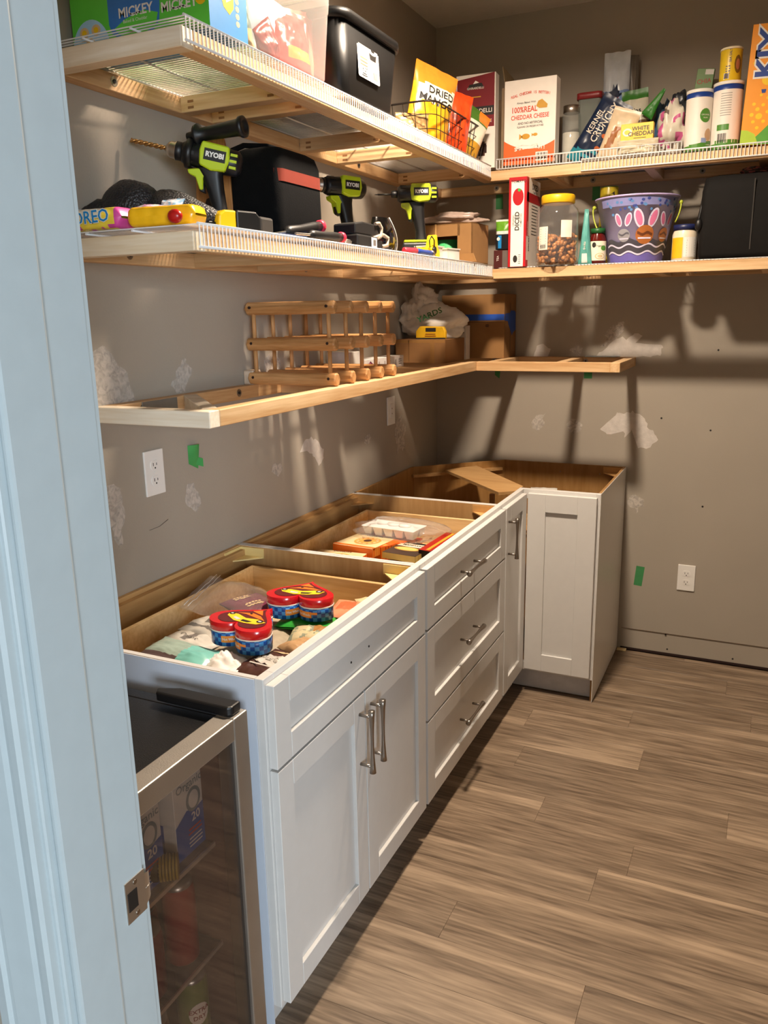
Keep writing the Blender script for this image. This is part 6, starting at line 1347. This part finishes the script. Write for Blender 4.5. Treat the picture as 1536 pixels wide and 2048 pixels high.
# inside the corner cabinet
bag('storage_pouch', 'dark pouch with white top edge just visible inside the corner cabinet', FY(.64, -.40, .6725).yaw(8), .11, .168, .06, [mat('#2a211d', rough=.4, var=.2), WHT], 131, zone=lambda u, v: 1 if v > .9 else 0, wr=.4)
# ================================================================== IN THE FRIDGE
def milk(label, y0, z0):
    F = FX(.50, y0, z0); t = thing('juice_carton', label, 'carton', F(.045, 0, -.04), 'blue and white cartons in the fridge')
    mats = [mat('#e9e8e4', rough=.45), mat('#3d66b5', rough=.45), mat('#8a9aa0'), mat('#c4453a')]
    MB().fbox(F, 0, .088, 0, .165, -.075, 0).build('carton', mats[0], t, bevel=.001)
    mb = MB(); shp(mb, F, poly2d([(0, 0), (.088, 0), (.088, .092), (.06, .086), (.035, .095), (0, .075)]), 1); G = Fr(F(0, 0, -.075), -F.n*-1, F.v, -F.u)
    G = Fr(F(0, 0, -.075), F.n, F.v, -F.u); shp(mb, G, poly2d([(0, 0), (.045, 0), (.045, .075), (0, .075)]), 1)
    txt(mb, F, 'Organic', .024, .046, .148, 2, .002, .001); shp(mb, F, disc2d(.022, .026, 20, .056, .110), 2, .0008); shp(mb, F, disc2d(.015, .019, 20, .056, .110), 0, .0012)
    txt(mb, F, '20', .026, .060, .072, 0, .004, .001); lines(mb, F, .055, .050, .05, 2, .009, .004, 3, .001); lines(mb, F, .055, .030, .05, 3, .008, .003, 0, .001)
    mb.build('printed_artwork', mats, t)
zf = .5393
milk('blue and white carton on the top fridge shelf, right one', -2.648, zf); milk('blue and white carton on the top fridge shelf, left one', -2.775, zf)
t = thing('bottle', 'bottle lying on the top fridge shelf with a ribbed yellow cap', 'bottle', (.5, -2.74, zf))
MB().cyl((.36, -2.80, zf+.026), (.497, -2.70, zf+.026), .024, n=20).build('bottle_body', mat('#5a5238', rough=.2), t)
mb = MB()
for k in range(6): mb.cyl((.499+.006*k*.8, -2.699+.006*k*.6, zf+.026), (.499+.006*(k+.7)*.8, -2.699+.006*(k+.7)*.6, zf+.026), .0245, n=20)
mb.build('cap', mat('#b59a3a', rough=.4), t)
def fcan(name, label, x, y, z, r, h, c1, c2, word=None, cat='can', neck=False):
    t = thing(name, label, cat, (x, y, z))
    pr = [(.0001, .001), (r*.9, .001), (r, .006), (r, h*.82), (r*(.55 if neck else .9), h*.93), (r*(.5 if neck else .88), h), (.0001, h-.003)]
    MB().lathe((x, y, z), pr, n=28, mz=lambda j: 1 if j >= 4 else 0).build('can', [c1, c2], t)
    s = lambda a, b, c=0: V((x+(r+.0008+c)*math.cos(-.5+a/r*1.0), y+(r+.0008+c)*math.sin(-.5+a/r), z+b))
    if word:
        mb = MB(); shp(mb, s, disc2d(.022, .026, 14, 0, h*.5), 0, .0002); [txt(mb, s, w_, .014, 0, h*.5+.008-.016*i, 1, .003, .001) for i, w_ in enumerate(word.split())]; mb.build('printed_label', [LW_, mat('#8a2a22')], t)
    return t
SIL = mat('#a8a6a2', rough=.3, metal=.8)
zf2 = .3043
fcan('drink_can', 'red can directly under the top fridge shelf', .475, -2.63, zf2, .033, .185, mat('#8e1a16', rough=.3), SIL)
fcan('drink_can', 'dark pink can at the left on the middle fridge shelf', .475, -2.73, zf2, .033, .15, mat('#7a2630', rough=.3), SIL)
fcan('drink_can', 'orange red can at the back of the middle fridge shelf', .40, -2.66, zf2, .033, .12, mat('#a8401c', rough=.3), SIL)
fcan('ginger_ale_can', 'green and cream can low behind the fridge glass', .475, -2.615, .0905, .033, .165, mat('#7d8a4c', rough=.3), SIL, 'EXTRA DRY')
fcan('drink_can', 'dull maroon can at the left on the fridge floor', .475, -2.735, .0905, .033, .165, mat('#5a2a30', rough=.3), SIL)
fcan('glass_bottle', 'olive glass bottle at the back of the fridge floor', .36, -2.66, .0905, .033, .19, mat('#3b3f2a', rough=.15), SIL, None, 'bottle', True)
